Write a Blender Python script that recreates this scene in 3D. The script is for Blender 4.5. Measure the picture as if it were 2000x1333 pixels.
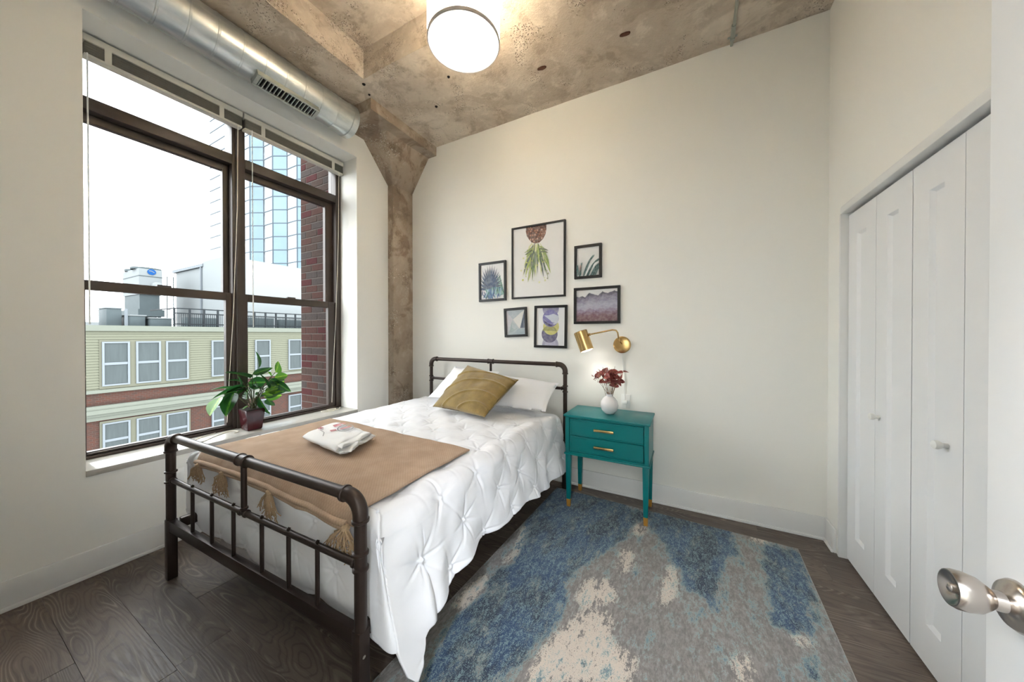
import bpy, bmesh, math, random
import numpy as np
from mathutils import Vector, Matrix, noise
random.seed(7)
R = math.radians
for o in list(bpy.data.objects): bpy.data.objects.remove(o)
scn = bpy.context.scene
COL = scn.collection

# ---------------------------------------------------------------- camera
F, PY, PITCH, YAW, CAMH = 633.0, 657.6, R(0.35), math.atan2(336, 633), 1.32
cd = bpy.data.cameras.new('camera'); cam = bpy.data.objects.new('camera', cd); COL.objects.link(cam)
cd.sensor_fit = 'HORIZONTAL'; cd.sensor_width = 36; cd.lens = 36 * F / 2000
cd.shift_y = (PY - 666.5) / 2000; cd.clip_start = 0.02; cd.clip_end = 500
cam.location = (0, 0, CAMH); cam.rotation_euler = (math.pi / 2 - PITCH, 0, YAW)
scn.camera = cam

# ---------------------------------------------------------------- light and exposure
SKY = 2.6
w = bpy.data.worlds.new('overcast_sky'); scn.world = w; w.use_nodes = True
bg = w.node_tree.nodes['Background']; bg.inputs['Color'].default_value = (0.94, 0.975, 1.0, 1); bg.inputs['Strength'].default_value = SKY
vs = scn.view_settings; vs.view_transform = 'Standard'; vs.look = 'None'; vs.gamma = 1; vs.use_curve_mapping = False
vs.exposure = 1.92
PENDANT_W, SCONCE_W, HALL_FILL = 50.0, 0.8, 80.0

# ---------------------------------------------------------------- materials
def lin(c): return tuple(((x/255)/12.92 if x <= 10 else (((x/255)+.055)/1.055)**2.4) for x in c)
class NT:
    def __init__(s, m): s.t = m.node_tree; s.n = s.t.nodes; s.b = s.n.get('Principled BSDF'); s.out = s.n.get('Material Output')
    def add(s, typ, **kw):
        n = s.n.new(typ)
        for k, v in kw.items(): setattr(n, k, v)
        return n
    def link(s, a, b): s.t.links.new(a, b)
    def val(s, sock, v):
        if hasattr(v, 'is_linked') or isinstance(v, bpy.types.NodeSocket): s.link(v, sock)
        else: sock.default_value = v
    def pos(s, scale=(1, 1, 1), obj=False):
        m = s.add('ShaderNodeMapping'); m.inputs['Scale'].default_value = scale
        if obj: g = s.add('ShaderNodeTexCoord'); s.link(g.outputs['Object'], m.inputs['Vector'])
        else: g = s.add('ShaderNodeNewGeometry'); s.link(g.outputs['Position'], m.inputs['Vector'])
        return m.outputs['Vector']
    def noise(s, vec, scale, detail=4, rough=.55, dist=0):
        n = s.add('ShaderNodeTexNoise'); n.inputs['Scale'].default_value = scale; n.inputs['Detail'].default_value = detail
        n.inputs['Roughness'].default_value = rough; n.inputs['Distortion'].default_value = dist; s.link(vec, n.inputs['Vector']); return n.outputs['Fac']
    def math(s, op, a, b=0.0, clamp=False):
        n = s.add('ShaderNodeMath', operation=op); n.use_clamp = clamp; s.val(n.inputs[0], a); s.val(n.inputs[1], b); return n.outputs[0]
    def ss(s, x, lo, hi, a=0.0, b=1.0):
        n = s.add('ShaderNodeMapRange', interpolation_type='SMOOTHSTEP'); s.val(n.inputs['Value'], x)
        n.inputs['From Min'].default_value = lo; n.inputs['From Max'].default_value = hi; n.inputs['To Min'].default_value = a; n.inputs['To Max'].default_value = b; return n.outputs[0]
    def mix(s, f, a, b, mode='MIX'):
        n = s.add('ShaderNodeMix', data_type='RGBA', blend_type=mode); s.val(n.inputs['Factor'], f)
        for i, c in ((6, a), (7, b)):
            if isinstance(c, tuple): n.inputs[i].default_value = (*c[:3], 1)
            else: s.link(c, n.inputs[i])
        return n.outputs[2]
    def bump(s, h, strength, dist=.01):
        n = s.add('ShaderNodeBump'); n.inputs['Strength'].default_value = strength; n.inputs['Distance'].default_value = dist; s.link(h, n.inputs['Height']); s.link(n.outputs[0], s.b.inputs['Normal'])
def base(name):
    m = bpy.data.materials.new(name); m.use_nodes = True; return m, NT(m)
MATS = {}
def mat(name, col, rough=.5, metal=0.0, var=.06, vs_=6, bump=0, bs=60, bd=.004, stretch=(1, 1, 1), spec=.5, sheen=0):
    if name in MATS: return MATS[name]
    m, t = base(name); c = lin(col); p = t.pos(stretch)
    if var: t.link(t.mix(t.noise(p, vs_), tuple(x*(1-var) for x in c), tuple(min(1, x*(1+var)) for x in c)), t.b.inputs['Base Color'])
    else: t.b.inputs['Base Color'].default_value = (*c, 1)
    t.b.inputs['Roughness'].default_value = rough; t.b.inputs['Metallic'].default_value = metal; t.b.inputs['Specular IOR Level'].default_value = spec
    if sheen: t.b.inputs['Sheen Weight'].default_value = sheen
    if bump: t.bump(t.noise(p, bs, 3), bump, bd)
    MATS[name] = m; return m

WALL = mat('warm_white_wall_paint', (239, 238, 232), .75, var=.012, vs_=2, bump=.04, bs=220)
TRIM = mat('white_trim_paint', (228, 228, 226), .4, var=.01)
DOORW = mat('white_door_paint', (233, 234, 235), .45, var=.01)
BLACKM = mat('dark_bronze_metal', (58, 47, 42), .38, .55, var=.1, vs_=12, bump=.05, bs=200)
FRAMEB = mat('brown_window_frame', (66, 56, 50), .45, .2, var=.06)
WHITEC = mat('white_cotton', (238, 239, 243), .9, var=.01, bump=.12, bs=900, bd=.001, sheen=.1)
PILLOWC = mat('white_pillow_cotton', (240, 240, 242), .9, var=.01, bump=.1, bs=900, bd=.001)
TEAL = mat('teal_paint', (0, 112, 114), .33, var=.05, spec=.35)
BRASS = mat('brushed_brass', (204, 172, 116), .25, 1.0, var=.12, vs_=25, stretch=(1, 1, 8))
BRASSD = mat('gold_painted_wood', (168, 122, 50), .5, .3, var=.12, vs_=30)
NICKEL = mat('satin_nickel', (190, 182, 175), .25, 1.0, var=.03)
BLACKF = mat('black_picture_frame', (22, 19, 18), .4, var=.1)
CERAM = mat('white_ceramic', (228, 224, 224), .25, var=.02)
TOWELM = mat('white_towelling', (240, 240, 240), .95, var=.02, bump=.5, bs=500, bd=.002)
BLINDS = mat('grey_blind_slat', (122, 119, 110), .6, var=.08)
BLINDR = mat('cream_blind_rail', (206, 204, 194), .5, var=.02)
CORDM = mat('cream_cord', (222, 214, 198), .7, var=.05)
STEMG = mat('green_stem', (70, 74, 40), .6, var=.2)
POTM = mat('dark_red_glazed_pot', (58, 18, 24), .2, var=.35, vs_=30)
RUST = mat('rusty_steel', (84, 50, 32), .9, var=.4, vs_=60, bump=.5, bs=120)
HOLEM = mat('dark_hole', (30, 22, 17), .95, var=.2)
CONDUIT = mat('galvanised_conduit', (168, 172, 166), .4, .7, var=.08, vs_=20)
PLASTW = mat('white_plastic', (232, 232, 228), .4, var=.01)
BLACKP = mat('black_void', (14, 14, 15), .8, var=0)

def m_concrete(name, lo, mid, hi, stain):
    m, t = base(name); p = t.pos()
    a = t.noise(p, 1.3, 6, .6, .5); b = t.noise(p, 6, 8, .68, .3); c = t.noise(p, 60, 5, .7); e = t.noise(p, 2.6, 5, .62, 1.2)
    col = t.mix(t.ss(a, .36, .64), lin(mid), lin(hi))
    col = t.mix(t.ss(b, .34, .50, .75, 0), col, lin(lo))
    col = t.mix(t.ss(e, .50, .60, 0, .55), col, lin(stain))
    col = t.mix(t.ss(b, .54, .68, 0, .5), col, lin(tuple(min(255, x+14) for x in hi)))
    patch = t.ss(t.noise(p, 3.4, 4, .55, .9), .52, .60)
    vor = t.add('ShaderNodeTexVoronoi'); vor.inputs['Scale'].default_value = 85; t.link(p, vor.inputs['Vector'])
    pit = t.math('MULTIPLY', t.math('MULTIPLY', t.ss(vor.outputs['Distance'], .12, .45, 1, 0), patch), t.ss(c, .40, .58))
    col = t.mix(pit, col, lin((74, 61, 51)))
    col = t.mix(t.math('MULTIPLY', t.math('MULTIPLY', t.ss(c, .54, .64), patch), .6), col, lin((226, 218, 206)))
    t.link(col, t.b.inputs['Base Color']); t.b.inputs['Roughness'].default_value = .85; t.b.inputs['Specular IOR Level'].default_value = .3
    h = t.math('SUBTRACT', t.math('ADD', t.math('MULTIPLY', b, .8), t.math('MULTIPLY', c, .35)), t.math('MULTIPLY', pit, .9))
    t.bump(h, .7, .016); return m
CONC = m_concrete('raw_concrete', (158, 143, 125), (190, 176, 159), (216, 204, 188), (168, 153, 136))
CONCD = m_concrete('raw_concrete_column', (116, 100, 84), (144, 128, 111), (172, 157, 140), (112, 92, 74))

def m_plank():
    m, t = base('dark_oak_plank'); oi = t.add('ShaderNodeObjectInfo'); g = t.add('ShaderNodeNewGeometry')
    off = t.add('ShaderNodeVectorMath', operation='SCALE'); off.inputs[0].default_value = (37, 53, 11); t.link(oi.outputs['Random'], off.inputs['Scale'])
    ad = t.add('ShaderNodeVectorMath', operation='ADD'); t.link(g.outputs['Position'], ad.inputs[0]); t.link(off.outputs[0], ad.inputs[1])
    mp = t.add('ShaderNodeMapping'); mp.inputs['Scale'].default_value = (1.0, 6.0, 1); t.link(ad.outputs[0], mp.inputs['Vector'])
    n = t.noise(mp.outputs[0], 1.0, 2, .45, .3)
    ring = t.math('SINE', t.math('MULTIPLY', n, 210.0))
    mp2 = t.add('ShaderNodeMapping'); mp2.inputs['Scale'].default_value = (6, 160, 1); t.link(ad.outputs[0], mp2.inputs['Vector'])
    fine = t.noise(mp2.outputs[0], 1.0, 4, .6)
    blotch = t.noise(ad.outputs[0], 3.0, 3)
    col = t.mix(t.ss(blotch, .3, .7), lin((83, 71, 63)), lin((106, 93, 83)))
    rv = t.math('MULTIPLY', t.ss(ring, .45, 1.0), t.ss(t.noise(mp.outputs[0], 2.3, 3), .46, .62, .04, .75))
    col = t.mix(rv, col, lin((132, 122, 112)))
    col = t.mix(t.ss(ring, -1.0, -.5, .45, 0), col, lin((58, 48, 42)))
    col = t.mix(t.ss(fine, .50, .72, 0, .4), col, lin((128, 116, 104)))
    col = t.mix(t.ss(fine, .28, .42, .5, 0), col, lin((56, 46, 40)))
    hv = t.add('ShaderNodeHueSaturation'); t.link(col, hv.inputs['Color']); t.link(t.ss(oi.outputs['Random'], 0, 1, .88, 1.12), hv.inputs['Value'])
    t.link(hv.outputs[0], t.b.inputs['Base Color']); t.link(t.ss(fine, .3, .7, .42, .58), t.b.inputs['Roughness'])
    t.bump(t.math('ADD', fine, t.math('MULTIPLY', ring, .2)), .12, .003); return m
PLANK = m_plank()

def m_rug():
    m, t = base('abstract_rug_pile'); p = t.pos((1, 1, 1), True)
    A = t.add('ShaderNodeAttribute', attribute_name='blue').outputs['Fac']; Cc = t.add('ShaderNodeAttribute', attribute_name='cream').outputs['Fac']
    st = t.add('ShaderNodeMapping'); st.inputs['Scale'].default_value = (2.2, .9, 1); t.link(p, st.inputs['Vector'])
    n1 = t.noise(st.outputs[0], 7, 8, .72, .2); n2 = t.noise(st.outputs[0], 34, 8, .75); n3 = t.noise(p, 240, 3, .7); n4 = t.noise(st.outputs[0], 3.2, 5, .6)
    grit = t.math('SUBTRACT', n3, .5)
    jitter = t.math('ADD', t.math('MULTIPLY', t.math('SUBTRACT', n1, .5), 3.8), t.math('ADD', t.math('MULTIPLY', t.math('SUBTRACT', n2, .5), 2.6), t.math('MULTIPLY', grit, 1.9)))
    gray = t.mix(t.ss(n2, .35, .65), lin((112, 107, 103)), lin((146, 140, 135)))
    gray = t.mix(t.ss(n1, .56, .72, 0, .55), gray, lin((176, 168, 158)))
    cr = t.ss(t.math('ADD', Cc, t.math('MULTIPLY', jitter, 1.0)), .50, .64)
    col = t.mix(cr, gray, lin((206, 193, 178)))
    bl = t.ss(t.math('ADD', A, jitter), .44, .58)
    bcol = t.mix(t.ss(n4, .42, .56), lin((12, 32, 58)), lin((30, 64, 100)))
    bcol = t.mix(t.ss(t.math('ADD', n2, t.math('MULTIPLY', grit, 1.1)), .50, .60, 0, .8), bcol, lin((128, 152, 154)))
    bcol = t.mix(t.ss(t.math('ADD', n1, t.math('MULTIPLY', grit, .5)), .34, .46, .8, 0), bcol, lin((10, 24, 42)))
    col = t.mix(bl, col, bcol)
    halo = t.math('MULTIPLY', t.ss(t.math('ADD', A, jitter), .20, .44), t.ss(t.math('ADD', A, jitter), .44, .56, 1, 0))
    col = t.mix(t.math('MULTIPLY', halo, .75), col, lin((150, 170, 166)))
    col = t.mix(t.math('MULTIPLY', t.math('ABSOLUTE', grit), .9), col, lin((60, 60, 64)))
    t.link(col, t.b.inputs['Base Color']); t.b.inputs['Roughness'].default_value = .95; t.b.inputs['Sheen Weight'].default_value = .15
    t.bump(t.math('ADD', n3, t.math('MULTIPLY', n2, .6)), .7, .006); return m
RUGM = m_rug()

def m_knit():
    m, t = base('tan_woven_throw'); p = t.pos((1, 1, 1), True)
    wv = []
    for rz, sc in ((R(45), 95), (R(-45), 95)):
        mp = t.add('ShaderNodeMapping'); mp.inputs['Rotation'].default_value = (0, 0, rz); t.link(p, mp.inputs['Vector'])
        wn = t.add('ShaderNodeTexWave'); wn.inputs['Scale'].default_value = sc/6.28*2; wn.inputs['Distortion'].default_value = .6; wn.inputs['Detail'].default_value = 1; t.link(mp.outputs[0], wn.inputs['Vector']); wv.append(wn.outputs['Fac'])
    h = t.math('MULTIPLY', wv[0], wv[1]); n = t.noise(p, 9, 4)
    col = t.mix(t.ss(n, .3, .7), lin((164, 138, 115)), lin((178, 153, 130)))
    col = t.mix(t.ss(h, .0, .35, .22, 0), col, lin((124, 100, 80)))
    t.link(col, t.b.inputs['Base Color']); t.b.inputs['Roughness'].default_value = .95; t.bump(h, .35, .002); return m
KNIT = m_knit()
TASSEL = mat('tan_tassel_yarn', (176, 150, 120), .95, var=.4, vs_=200)

def m_velvet():
    m, t = base('mustard_velvet'); p = t.pos(); n = t.noise(p, 12, 5); f = t.noise(p, 260, 2)
    col = t.mix(t.ss(n, .3, .7), lin((122, 97, 38)), lin((150, 124, 60))); col = t.mix(t.ss(f, .35, .7, .3, 0), col, lin((96, 74, 24)))
    t.link(col, t.b.inputs['Base Color']); t.b.inputs['Roughness'].default_value = .85; t.b.inputs['Sheen Weight'].default_value = .5; t.bump(f, .5, .002); return m
VELVET = m_velvet()

def m_leaf(name, a, b):
    m, t = base(name); p = t.pos((1, 1, 1), True); sx = t.add('ShaderNodeSeparateXYZ'); t.link(p, sx.inputs[0])
    oi = t.add('ShaderNodeObjectInfo'); n = t.noise(p, 14, 3)
    mid = t.ss(t.math('ABSOLUTE', sx.outputs['Y']), 0.0, .10, 1, 0)
    col = t.mix(t.math('MULTIPLY', mid, t.ss(n, .3, .6)), lin(a), lin(b)); hv = t.add('ShaderNodeHueSaturation'); t.link(col, hv.inputs['Color'])
    t.link(t.ss(oi.outputs['Random'], 0, 1, .75, 1.3), hv.inputs['Value']); t.link(hv.outputs[0], t.b.inputs['Base Color']); t.b.inputs['Roughness'].default_value = .35
    tl = t.add('ShaderNodeBsdfTranslucent'); t.link(hv.outputs[0], tl.inputs[0]); mx = t.add('ShaderNodeMixShader'); mx.inputs[0].default_value = .4; t.link(t.b.outputs[0], mx.inputs[1]); t.link(tl.outputs[0], mx.inputs[2]); t.link(mx.outputs[0], t.out.inputs[0]); return m
LEAFD = m_leaf('dark_green_leaf', (34, 78, 36), (84, 138, 46)); LEAFB = m_leaf('bright_green_leaf', (84, 140, 40), (160, 200, 62))
PETAL = m_leaf('dried_red_leaf', (146, 78, 74), (190, 122, 112))

def m_glass():
    m, t = base('window_glass'); t.n.remove(t.b)
    tr = t.add('ShaderNodeBsdfTransparent'); tr.inputs[0].default_value = (.965, .975, .975, 1); t.link(tr.outputs[0], t.out.inputs[0]); return m
GLASS = m_glass()
def m_lampshade(name, col, em, tr):
    m, t = base(name); t.n.remove(t.b)
    d = t.add('ShaderNodeBsdfDiffuse'); d.inputs[0].default_value = (.8, .78, .74, 1); tl = t.add('ShaderNodeBsdfTranslucent'); tl.inputs[0].default_value = (.88, .83, .74, 1)
    e = t.add('ShaderNodeEmission'); e.inputs[0].default_value = (*lin(col), 1); e.inputs[1].default_value = em
    mx = t.add('ShaderNodeMixShader'); mx.inputs[0].default_value = tr; ad = t.add('ShaderNodeAddShader')
    t.link(d.outputs[0], mx.inputs[1]); t.link(tl.outputs[0], mx.inputs[2]); t.link(mx.outputs[0], ad.inputs[0]); t.link(e.outputs[0], ad.inputs[1]); t.link(ad.outputs[0], t.out.inputs[0]); return m
def m_emit(name, col, st):
    m, t = base(name); t.b.inputs['Emission Color'].default_value = (*lin(col), 1); t.b.inputs['Emission Strength'].default_value = st; t.b.inputs['Base Color'].default_value = (*lin(col), 1); return m
def m_art():
    m, t = base('printed_paper'); a = t.add('ShaderNodeVertexColor', layer_name='Col'); p = t.pos(); n = t.noise(p, 45, 5)
    col = t.mix(t.ss(n, .3, .7, .0, .18), a.outputs['Color'], (.75, .75, .73)); t.link(col, t.b.inputs['Base Color']); t.b.inputs['Roughness'].default_value = .35; return m
ART = m_art()
def m_brickface(name, c1, c2, mo, sc):
    m, t = base(name); g = t.add('ShaderNodeNewGeometry'); sx = t.add('ShaderNodeSeparateXYZ'); t.link(g.outputs['Position'], sx.inputs[0]); cb = t.add('ShaderNodeCombineXYZ')
    t.link(sx.outputs['Y'], cb.inputs[0]); t.link(sx.outputs['Z'], cb.inputs[1]); b = t.add('ShaderNodeTexBrick'); t.link(cb.outputs[0], b.inputs['Vector'])
    b.inputs['Scale'].default_value = sc; b.inputs['Color1'].default_value = (*lin(c1), 1); b.inputs['Color2'].default_value = (*lin(c2), 1); b.inputs['Mortar'].default_value = (*lin(mo), 1); b.inputs['Mortar Size'].default_value = .012
    t.link(b.outputs['Color'], t.b.inputs['Base Color']); t.b.inputs['Roughness'].default_value = .9; t.b.inputs['Specular IOR Level'].default_value = .05; return m
FARBRICK = m_brickface('far_brick', (60, 40, 34), (52, 40, 36), (62, 56, 52), 3.4)
SIDING = mat('pale_green_siding', (81, 82, 71), .8, var=.05, spec=.05); CORN = mat('pale_stone_cornice', (84, 87, 80), .8, var=.06, spec=.05)
FARWHITE = mat('far_white_frame', (92, 97, 101), .6, var=.02, spec=.05); FARPANE = mat('far_window_blind_pane', (48, 54, 55), .35, var=.25, vs_=1.5, stretch=(1, 12, 1), spec=.15)
FARPANEL = mat('far_beige_panel', (79, 79, 69), .8, var=.03, spec=.05)
ROOFM = mat('roof_membrane', (69, 70, 70), .9, var=.05, spec=.05); BULK = mat('white_bulkhead_cladding', (105, 109, 110), .7, var=.02, spec=.05)
GREYM = mat('grey_machine_metal', (65, 72, 74), .6, var=.15, spec=.05, vs_=3); DKRAIL = mat('dark_roof_railing', (35, 38, 40), .6, var=.1, spec=.05)
LOGOB = mat('blue_sign_paint', (22, 61, 108), .5, var=.02, spec=.05); LOGOW = mat('white_sign_paint', (93, 97, 100), .5, var=.0, spec=.05)
TWHITE = mat('pale_tower_glass', (92, 98, 102), .12, .75, var=.06, vs_=.2); TBLUE = mat('blue_tower_glass', (76, 90, 99), .08, .75, var=.25, vs_=.15); TMULL = mat('tower_mullion', (66, 74, 80), .5, var=.05, spec=.05)
ASPH = mat('asphalt', (44, 45, 46), .9, var=.1, spec=.05)
BRK = [mat('brick_' + n, c, .9, spec=.05, var=.25, vs_=40, bump=.5, bs=150) for n, c in (('red', (56, 39, 35)), ('brown', (53, 43, 39)), ('grey', (52, 46, 44)), ('dark_red', (54, 30, 30)))]
MORTAR = mat('mortar', (74, 68, 64), .95, var=.08, spec=.05, vs_=30)

# ---------------------------------------------------------------- mesh helpers
class MB:
    def __init__(s): s.v = []; s.f = []; s.c = []
    def box(s, x0, x1, y0, y1, z0, z1, M=None):
        n = len(s.v); P = [(x0, y0, z0), (x1, y0, z0), (x1, y1, z0), (x0, y1, z0), (x0, y0, z1), (x1, y0, z1), (x1, y1, z1), (x0, y1, z1)]
        s.v += [tuple(M @ Vector(p)) for p in P] if M else P
        s.f += [tuple(n + i for i in q) for q in ((0, 3, 2, 1), (4, 5, 6, 7), (0, 1, 5, 4), (1, 2, 6, 5), (2, 3, 7, 6), (3, 0, 4, 7))]; return s
    def hexa(s, P):
        n = len(s.v); s.v += [tuple(p) for p in P]
        s.f += [tuple(n + i for i in q) for q in ((0, 3, 2, 1), (4, 5, 6, 7), (0, 1, 5, 4), (1, 2, 6, 5), (2, 3, 7, 6), (3, 0, 4, 7))]; return s
    def tube(s, pts, r, seg=12, caps=True):
        pts = [Vector(p) for p in pts]; n0 = len(s.v); k = len(pts); rs = r if isinstance(r, (list, tuple)) else [r]*k
        t0 = (pts[1] - pts[0]).normalized(); up = Vector((0, 0, 1)) if abs(t0.z) < .9 else Vector((1, 0, 0)); nrm = t0.cross(up).normalized(); pt = t0
        for i, p in enumerate(pts):
            t = ((pts[min(i+1, k-1)] - pts[max(i-1, 0)])).normalized()
            if t.length == 0: t = pt
            nrm = (nrm - t * nrm.dot(t)); nrm = nrm.normalized() if nrm.length > 1e-6 else t.orthogonal().normalized(); bn = t.cross(nrm); pt = t
            for j in range(seg):
                a = 2*math.pi*j/seg; s.v.append(tuple(p + (nrm*math.cos(a) + bn*math.sin(a))*rs[i]))
        for i in range(k-1):
            for j in range(seg):
                a = n0+i*seg+j; b = n0+i*seg+(j+1) % seg; s.f.append((a, b, b+seg, a+seg))
        if caps: s.f.append(tuple(n0+j for j in reversed(range(seg)))); s.f.append(tuple(n0+(k-1)*seg+j for j in range(seg)))
        return s
    def lathe(s, prof, o=(0, 0, 0), ax=(0, 0, 1), seg=32):
        o = Vector(o); ax = Vector(ax).normalized(); e1 = ax.orthogonal().normalized(); e2 = ax.cross(e1); n0 = len(s.v); k = len(prof)
        for r, h in prof:
            for j in range(seg):
                a = 2*math.pi*j/seg; s.v.append(tuple(o + ax*h + (e1*math.cos(a)+e2*math.sin(a))*max(r, 1e-5)))
        for i in range(k-1):
            for j in range(seg):
                a = n0+i*seg+j; b = n0+i*seg+(j+1) % seg; s.f.append((a, b, b+seg, a+seg))
        return s
    def grid(s, P, flip=False):
        nu, nv = P.shape[:2]; n0 = len(s.v); s.v += [tuple(map(float, p)) for p in P.reshape(-1, 3)]
        for i in range(nu-1):
            for j in range(nv-1):
                a = n0+i*nv+j; q = (a, a+nv, a+nv+1, a+1); s.f.append(q[::-1] if flip else q)
        return s
    def poly(s, pts, col=None):
        n = len(s.v); s.v += [tuple(p) for p in pts]; s.f.append(tuple(range(n, n+len(pts)))); s.c.append(col); return s
    def build(s, name, m, parent=None, smooth=False, bevel=0, seg=2, angle=40, loc=None):
        me = bpy.data.meshes.new(name); me.from_pydata(s.v, [], s.f); me.materials.append(m)
        if bevel:
            bm = bmesh.new(); bm.from_mesh(me); bmesh.ops.recalc_face_normals(bm, faces=bm.faces)
            ed = [e for e in bm.edges if len(e.link_faces) == 2 and e.calc_face_angle(0) > R(30)]
            bmesh.ops.bevel(bm, geom=ed, offset=bevel, segments=seg, profile=.5, affect='EDGES', clamp_overlap=True); bm.to_mesh(me); bm.free()
        if s.c and any(s.c):
            ca = me.color_attributes.new('Col', 'FLOAT_COLOR', 'CORNER'); i = 0
            for p in me.polygons:
                for _ in p.loop_indices: ca.data[i].color = (*lin(s.c[p.index] or (255, 255, 255)), 1); i += 1
        if smooth or bevel:
            me.polygons.foreach_set('use_smooth', [True]*len(me.polygons)); me.set_sharp_from_angle(angle=R(angle))
        me.update(); return link(name, me, parent, loc)
def link(name, me, parent=None, loc=None):
    o = bpy.data.objects.new(name, me); COL.objects.link(o)
    if loc is not None: o.location = loc
    if parent is not None: attach(o, parent)
    return o
def attach(o, parent):
    o.parent = parent
    q = parent
    off = Vector(parent.location) if parent.parent is None else Vector((0, 0, 0))
    o.matrix_parent_inverse = Matrix.Translation(-off)
def tag(o, label, cat, group=None):
    o['label'] = label; o['category'] = cat
    if group: o['group'] = group
    return o
def thing(name, label, cat, loc, group=None):
    o = bpy.data.objects.new(name, None); COL.objects.link(o); o.location = loc; o.empty_display_size = .05; return tag(o, label, cat, group)
def struct(o, label=None):
    o['kind'] = 'structure'
    if label: o['label'] = label
    return o
def sbox(name, m, x0, x1, y0, y1, z0, z1, label=None, bevel=0):
    return struct(MB().box(x0, x1, y0, y1, z0, z1).build(name, m, bevel=bevel), label)
def pbox(name, m, parent, x0, x1, y0, y1, z0, z1, bevel=0):
    return MB().box(x0, x1, y0, y1, z0, z1).build(name, m, parent, bevel=bevel)

XL, XR, YB, YF, ZC = -2.864, 0.815, 2.781, -0.04, 3.388
# ---------------------------------------------------------------- room shell
fl = sbox('floor', mat('plank_joint_dark', (34, 28, 25), .9), -3.0, 0.95, -1.5, 2.9, -0.1, -0.008, 'dark oak plank floor of the bedroom')
PW = .182; row = 0; y = -1.5
pm = {}
while y < YB:
    x = -2.9 - random.uniform(0, 1.1)
    while x < .93:
        a, b = max(x, -2.9), min(x + 1.22, .93); Lx = round(b - a, 2)
        if Lx > .03:
            y1 = min(y + PW, 2.80); k = (Lx, round(y1 - y, 3))
            if k not in pm:
                mb = MB().box(-Lx/2 + .0003, Lx/2 - .0003, -(y1-y)/2 + .0003, (y1-y)/2 - .0003, -.008, 0); pm[k] = mb.build('plank', PLANK, fl, bevel=.0005, seg=1, loc=((a+b)/2, (y+y1)/2, 0))
            else: link('plank', pm[k].data, fl, ((a+b)/2, (y+y1)/2, 0))
        x += 1.22
    y += PW; row += 1

# left wall with the window opening
OY0, OY1, OZ0, OZ1 = .465, 2.12, .545, 3.075
wl = MB()
wl.box(-3.25, XL, -.3, OY0, 0, 3.7); wl.box(-3.25, XL, OY1, 2.95, 0, 3.7); wl.box(-3.25, XL, OY0, OY1, 0, OZ0); wl.box(-3.25, XL, OY0, OY1, OZ1, 3.7)
struct(wl.build('wall_left', WALL), 'off white wall around the large window')
sbox('wall_back', WALL, -2.95, .95, YB, 2.95, 0, 3.45, 'off white wall behind the headboard and framed prints')
CY0, CY1, CZ = .98, 2.60, 2.03     # closet opening
wr = MB(); wr.box(XR, .95, CY1, 2.95, 0, 3.45); wr.box(XR, .95, -.2, CY1, CZ, 3.7); wr.box(XR, .95, -.2, CY0, 0, CZ); wr.box(.95, 1.0, CY0, CY1, 0, CZ)
struct(wr.build('wall_right', WALL), 'off white wall above and beside the closet doors')
wf = MB(); wf.box(-3.0, -.42, YF-.12, YF, 0, 3.7); wf.box(.47, .95, YF-.12, YF, 0, 3.7); wf.box(-.42, .47, YF-.12, YF, 2.06, 3.7)
struct(wf.build('wall_front', WALL), 'off white wall holding the bedroom doorway')
wh = MB(); wh.box(-1.3, 1.3, -1.6, -1.5, 0, 2.6); wh.box(-1.4, -1.3, -1.6, YF-.12, 0, 2.6); wh.box(1.3, 1.4, -1.6, YF-.12, 0, 2.6); wh.box(-1.4, 1.4, -1.6, YF-.12, 2.6, 2.7)
struct(wh.build('wall_hall', WALL), 'off white hallway walls behind the doorway')

# concrete ceiling: low slab by the back wall, beam by the window wall, raised coffer
def rough_slab(mb, x0, x1, y0, y1, z0, z1, st=.05, amp=.004):
    def face(P0, U, V):
        nu = max(2, int(Vector(U).length/st)+1); nv = max(2, int(Vector(V).length/st)+1); P = np.zeros((nu, nv, 3))
        for i in range(nu):
            for j in range(nv):
                p = Vector(P0) + Vector(U)*(i/(nu-1)) + Vector(V)*(j/(nv-1)); d = noise.noise_vector(p*6)*amp + noise.noise_vector(p*19)*amp*.6; P[i, j] = p + d
        mb.grid(P)
    dx, dy, dz = x1-x0, y1-y0, z1-z0
    face((x0, y0, z0), (0, dy, 0), (dx, 0, 0)); face((x0, y0, z0), (dx, 0, 0), (0, 0, dz)); face((x1, y0, z0), (0, dy, 0), (0, 0, dz)); face((x0, y1, z0), (0, 0, dz), (dx, 0, 0)); face((x0, y0, z0), (0, 0, dz), (0, dy, 0)); face((x0, y0, z1), (dx, 0, 0), (0, dy, 0))
cm = MB(); rough_slab(cm, -2.95, .9, 1.765, 2.85, ZC, 3.75); rough_slab(cm, -2.95, -2.295, -.2, 1.80, ZC, 3.75); cm.box(-2.9, 1.0, -.3, 1.9, 3.625, 3.78)
ceil = struct(cm.build('ceiling', CONC, smooth=True, angle=50), 'raw concrete ceiling with beam and raised coffer')
for i, (x, y, l, a) in enumerate(((-.363, 2.339, .085, .1), (-.979, 2.335, .075, .15))):
    mb = MB(); n = 9; pts = [(math.cos(2*math.pi*k/n)*l/2*random.uniform(.75, 1), math.sin(2*math.pi*k/n)*.014*random.uniform(.6, 1)) for k in range(n)]
    M = Matrix.Translation((x, y, ZC)) @ Matrix.Rotation(a, 4, 'Z')
    lo = [M @ Vector((p[0], p[1], -.012)) for p in pts]; hi = [M @ Vector((p[0]*1.05, p[1]*1.05, .01)) for p in pts]
    mb.v = [tuple(p) for p in lo+hi]; mb.f = [tuple(range(n))] + [(k, (k+1) % n, n+(k+1) % n, n+k) for k in range(n)]; mb.build('rust_patch', RUST, ceil)
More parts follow.
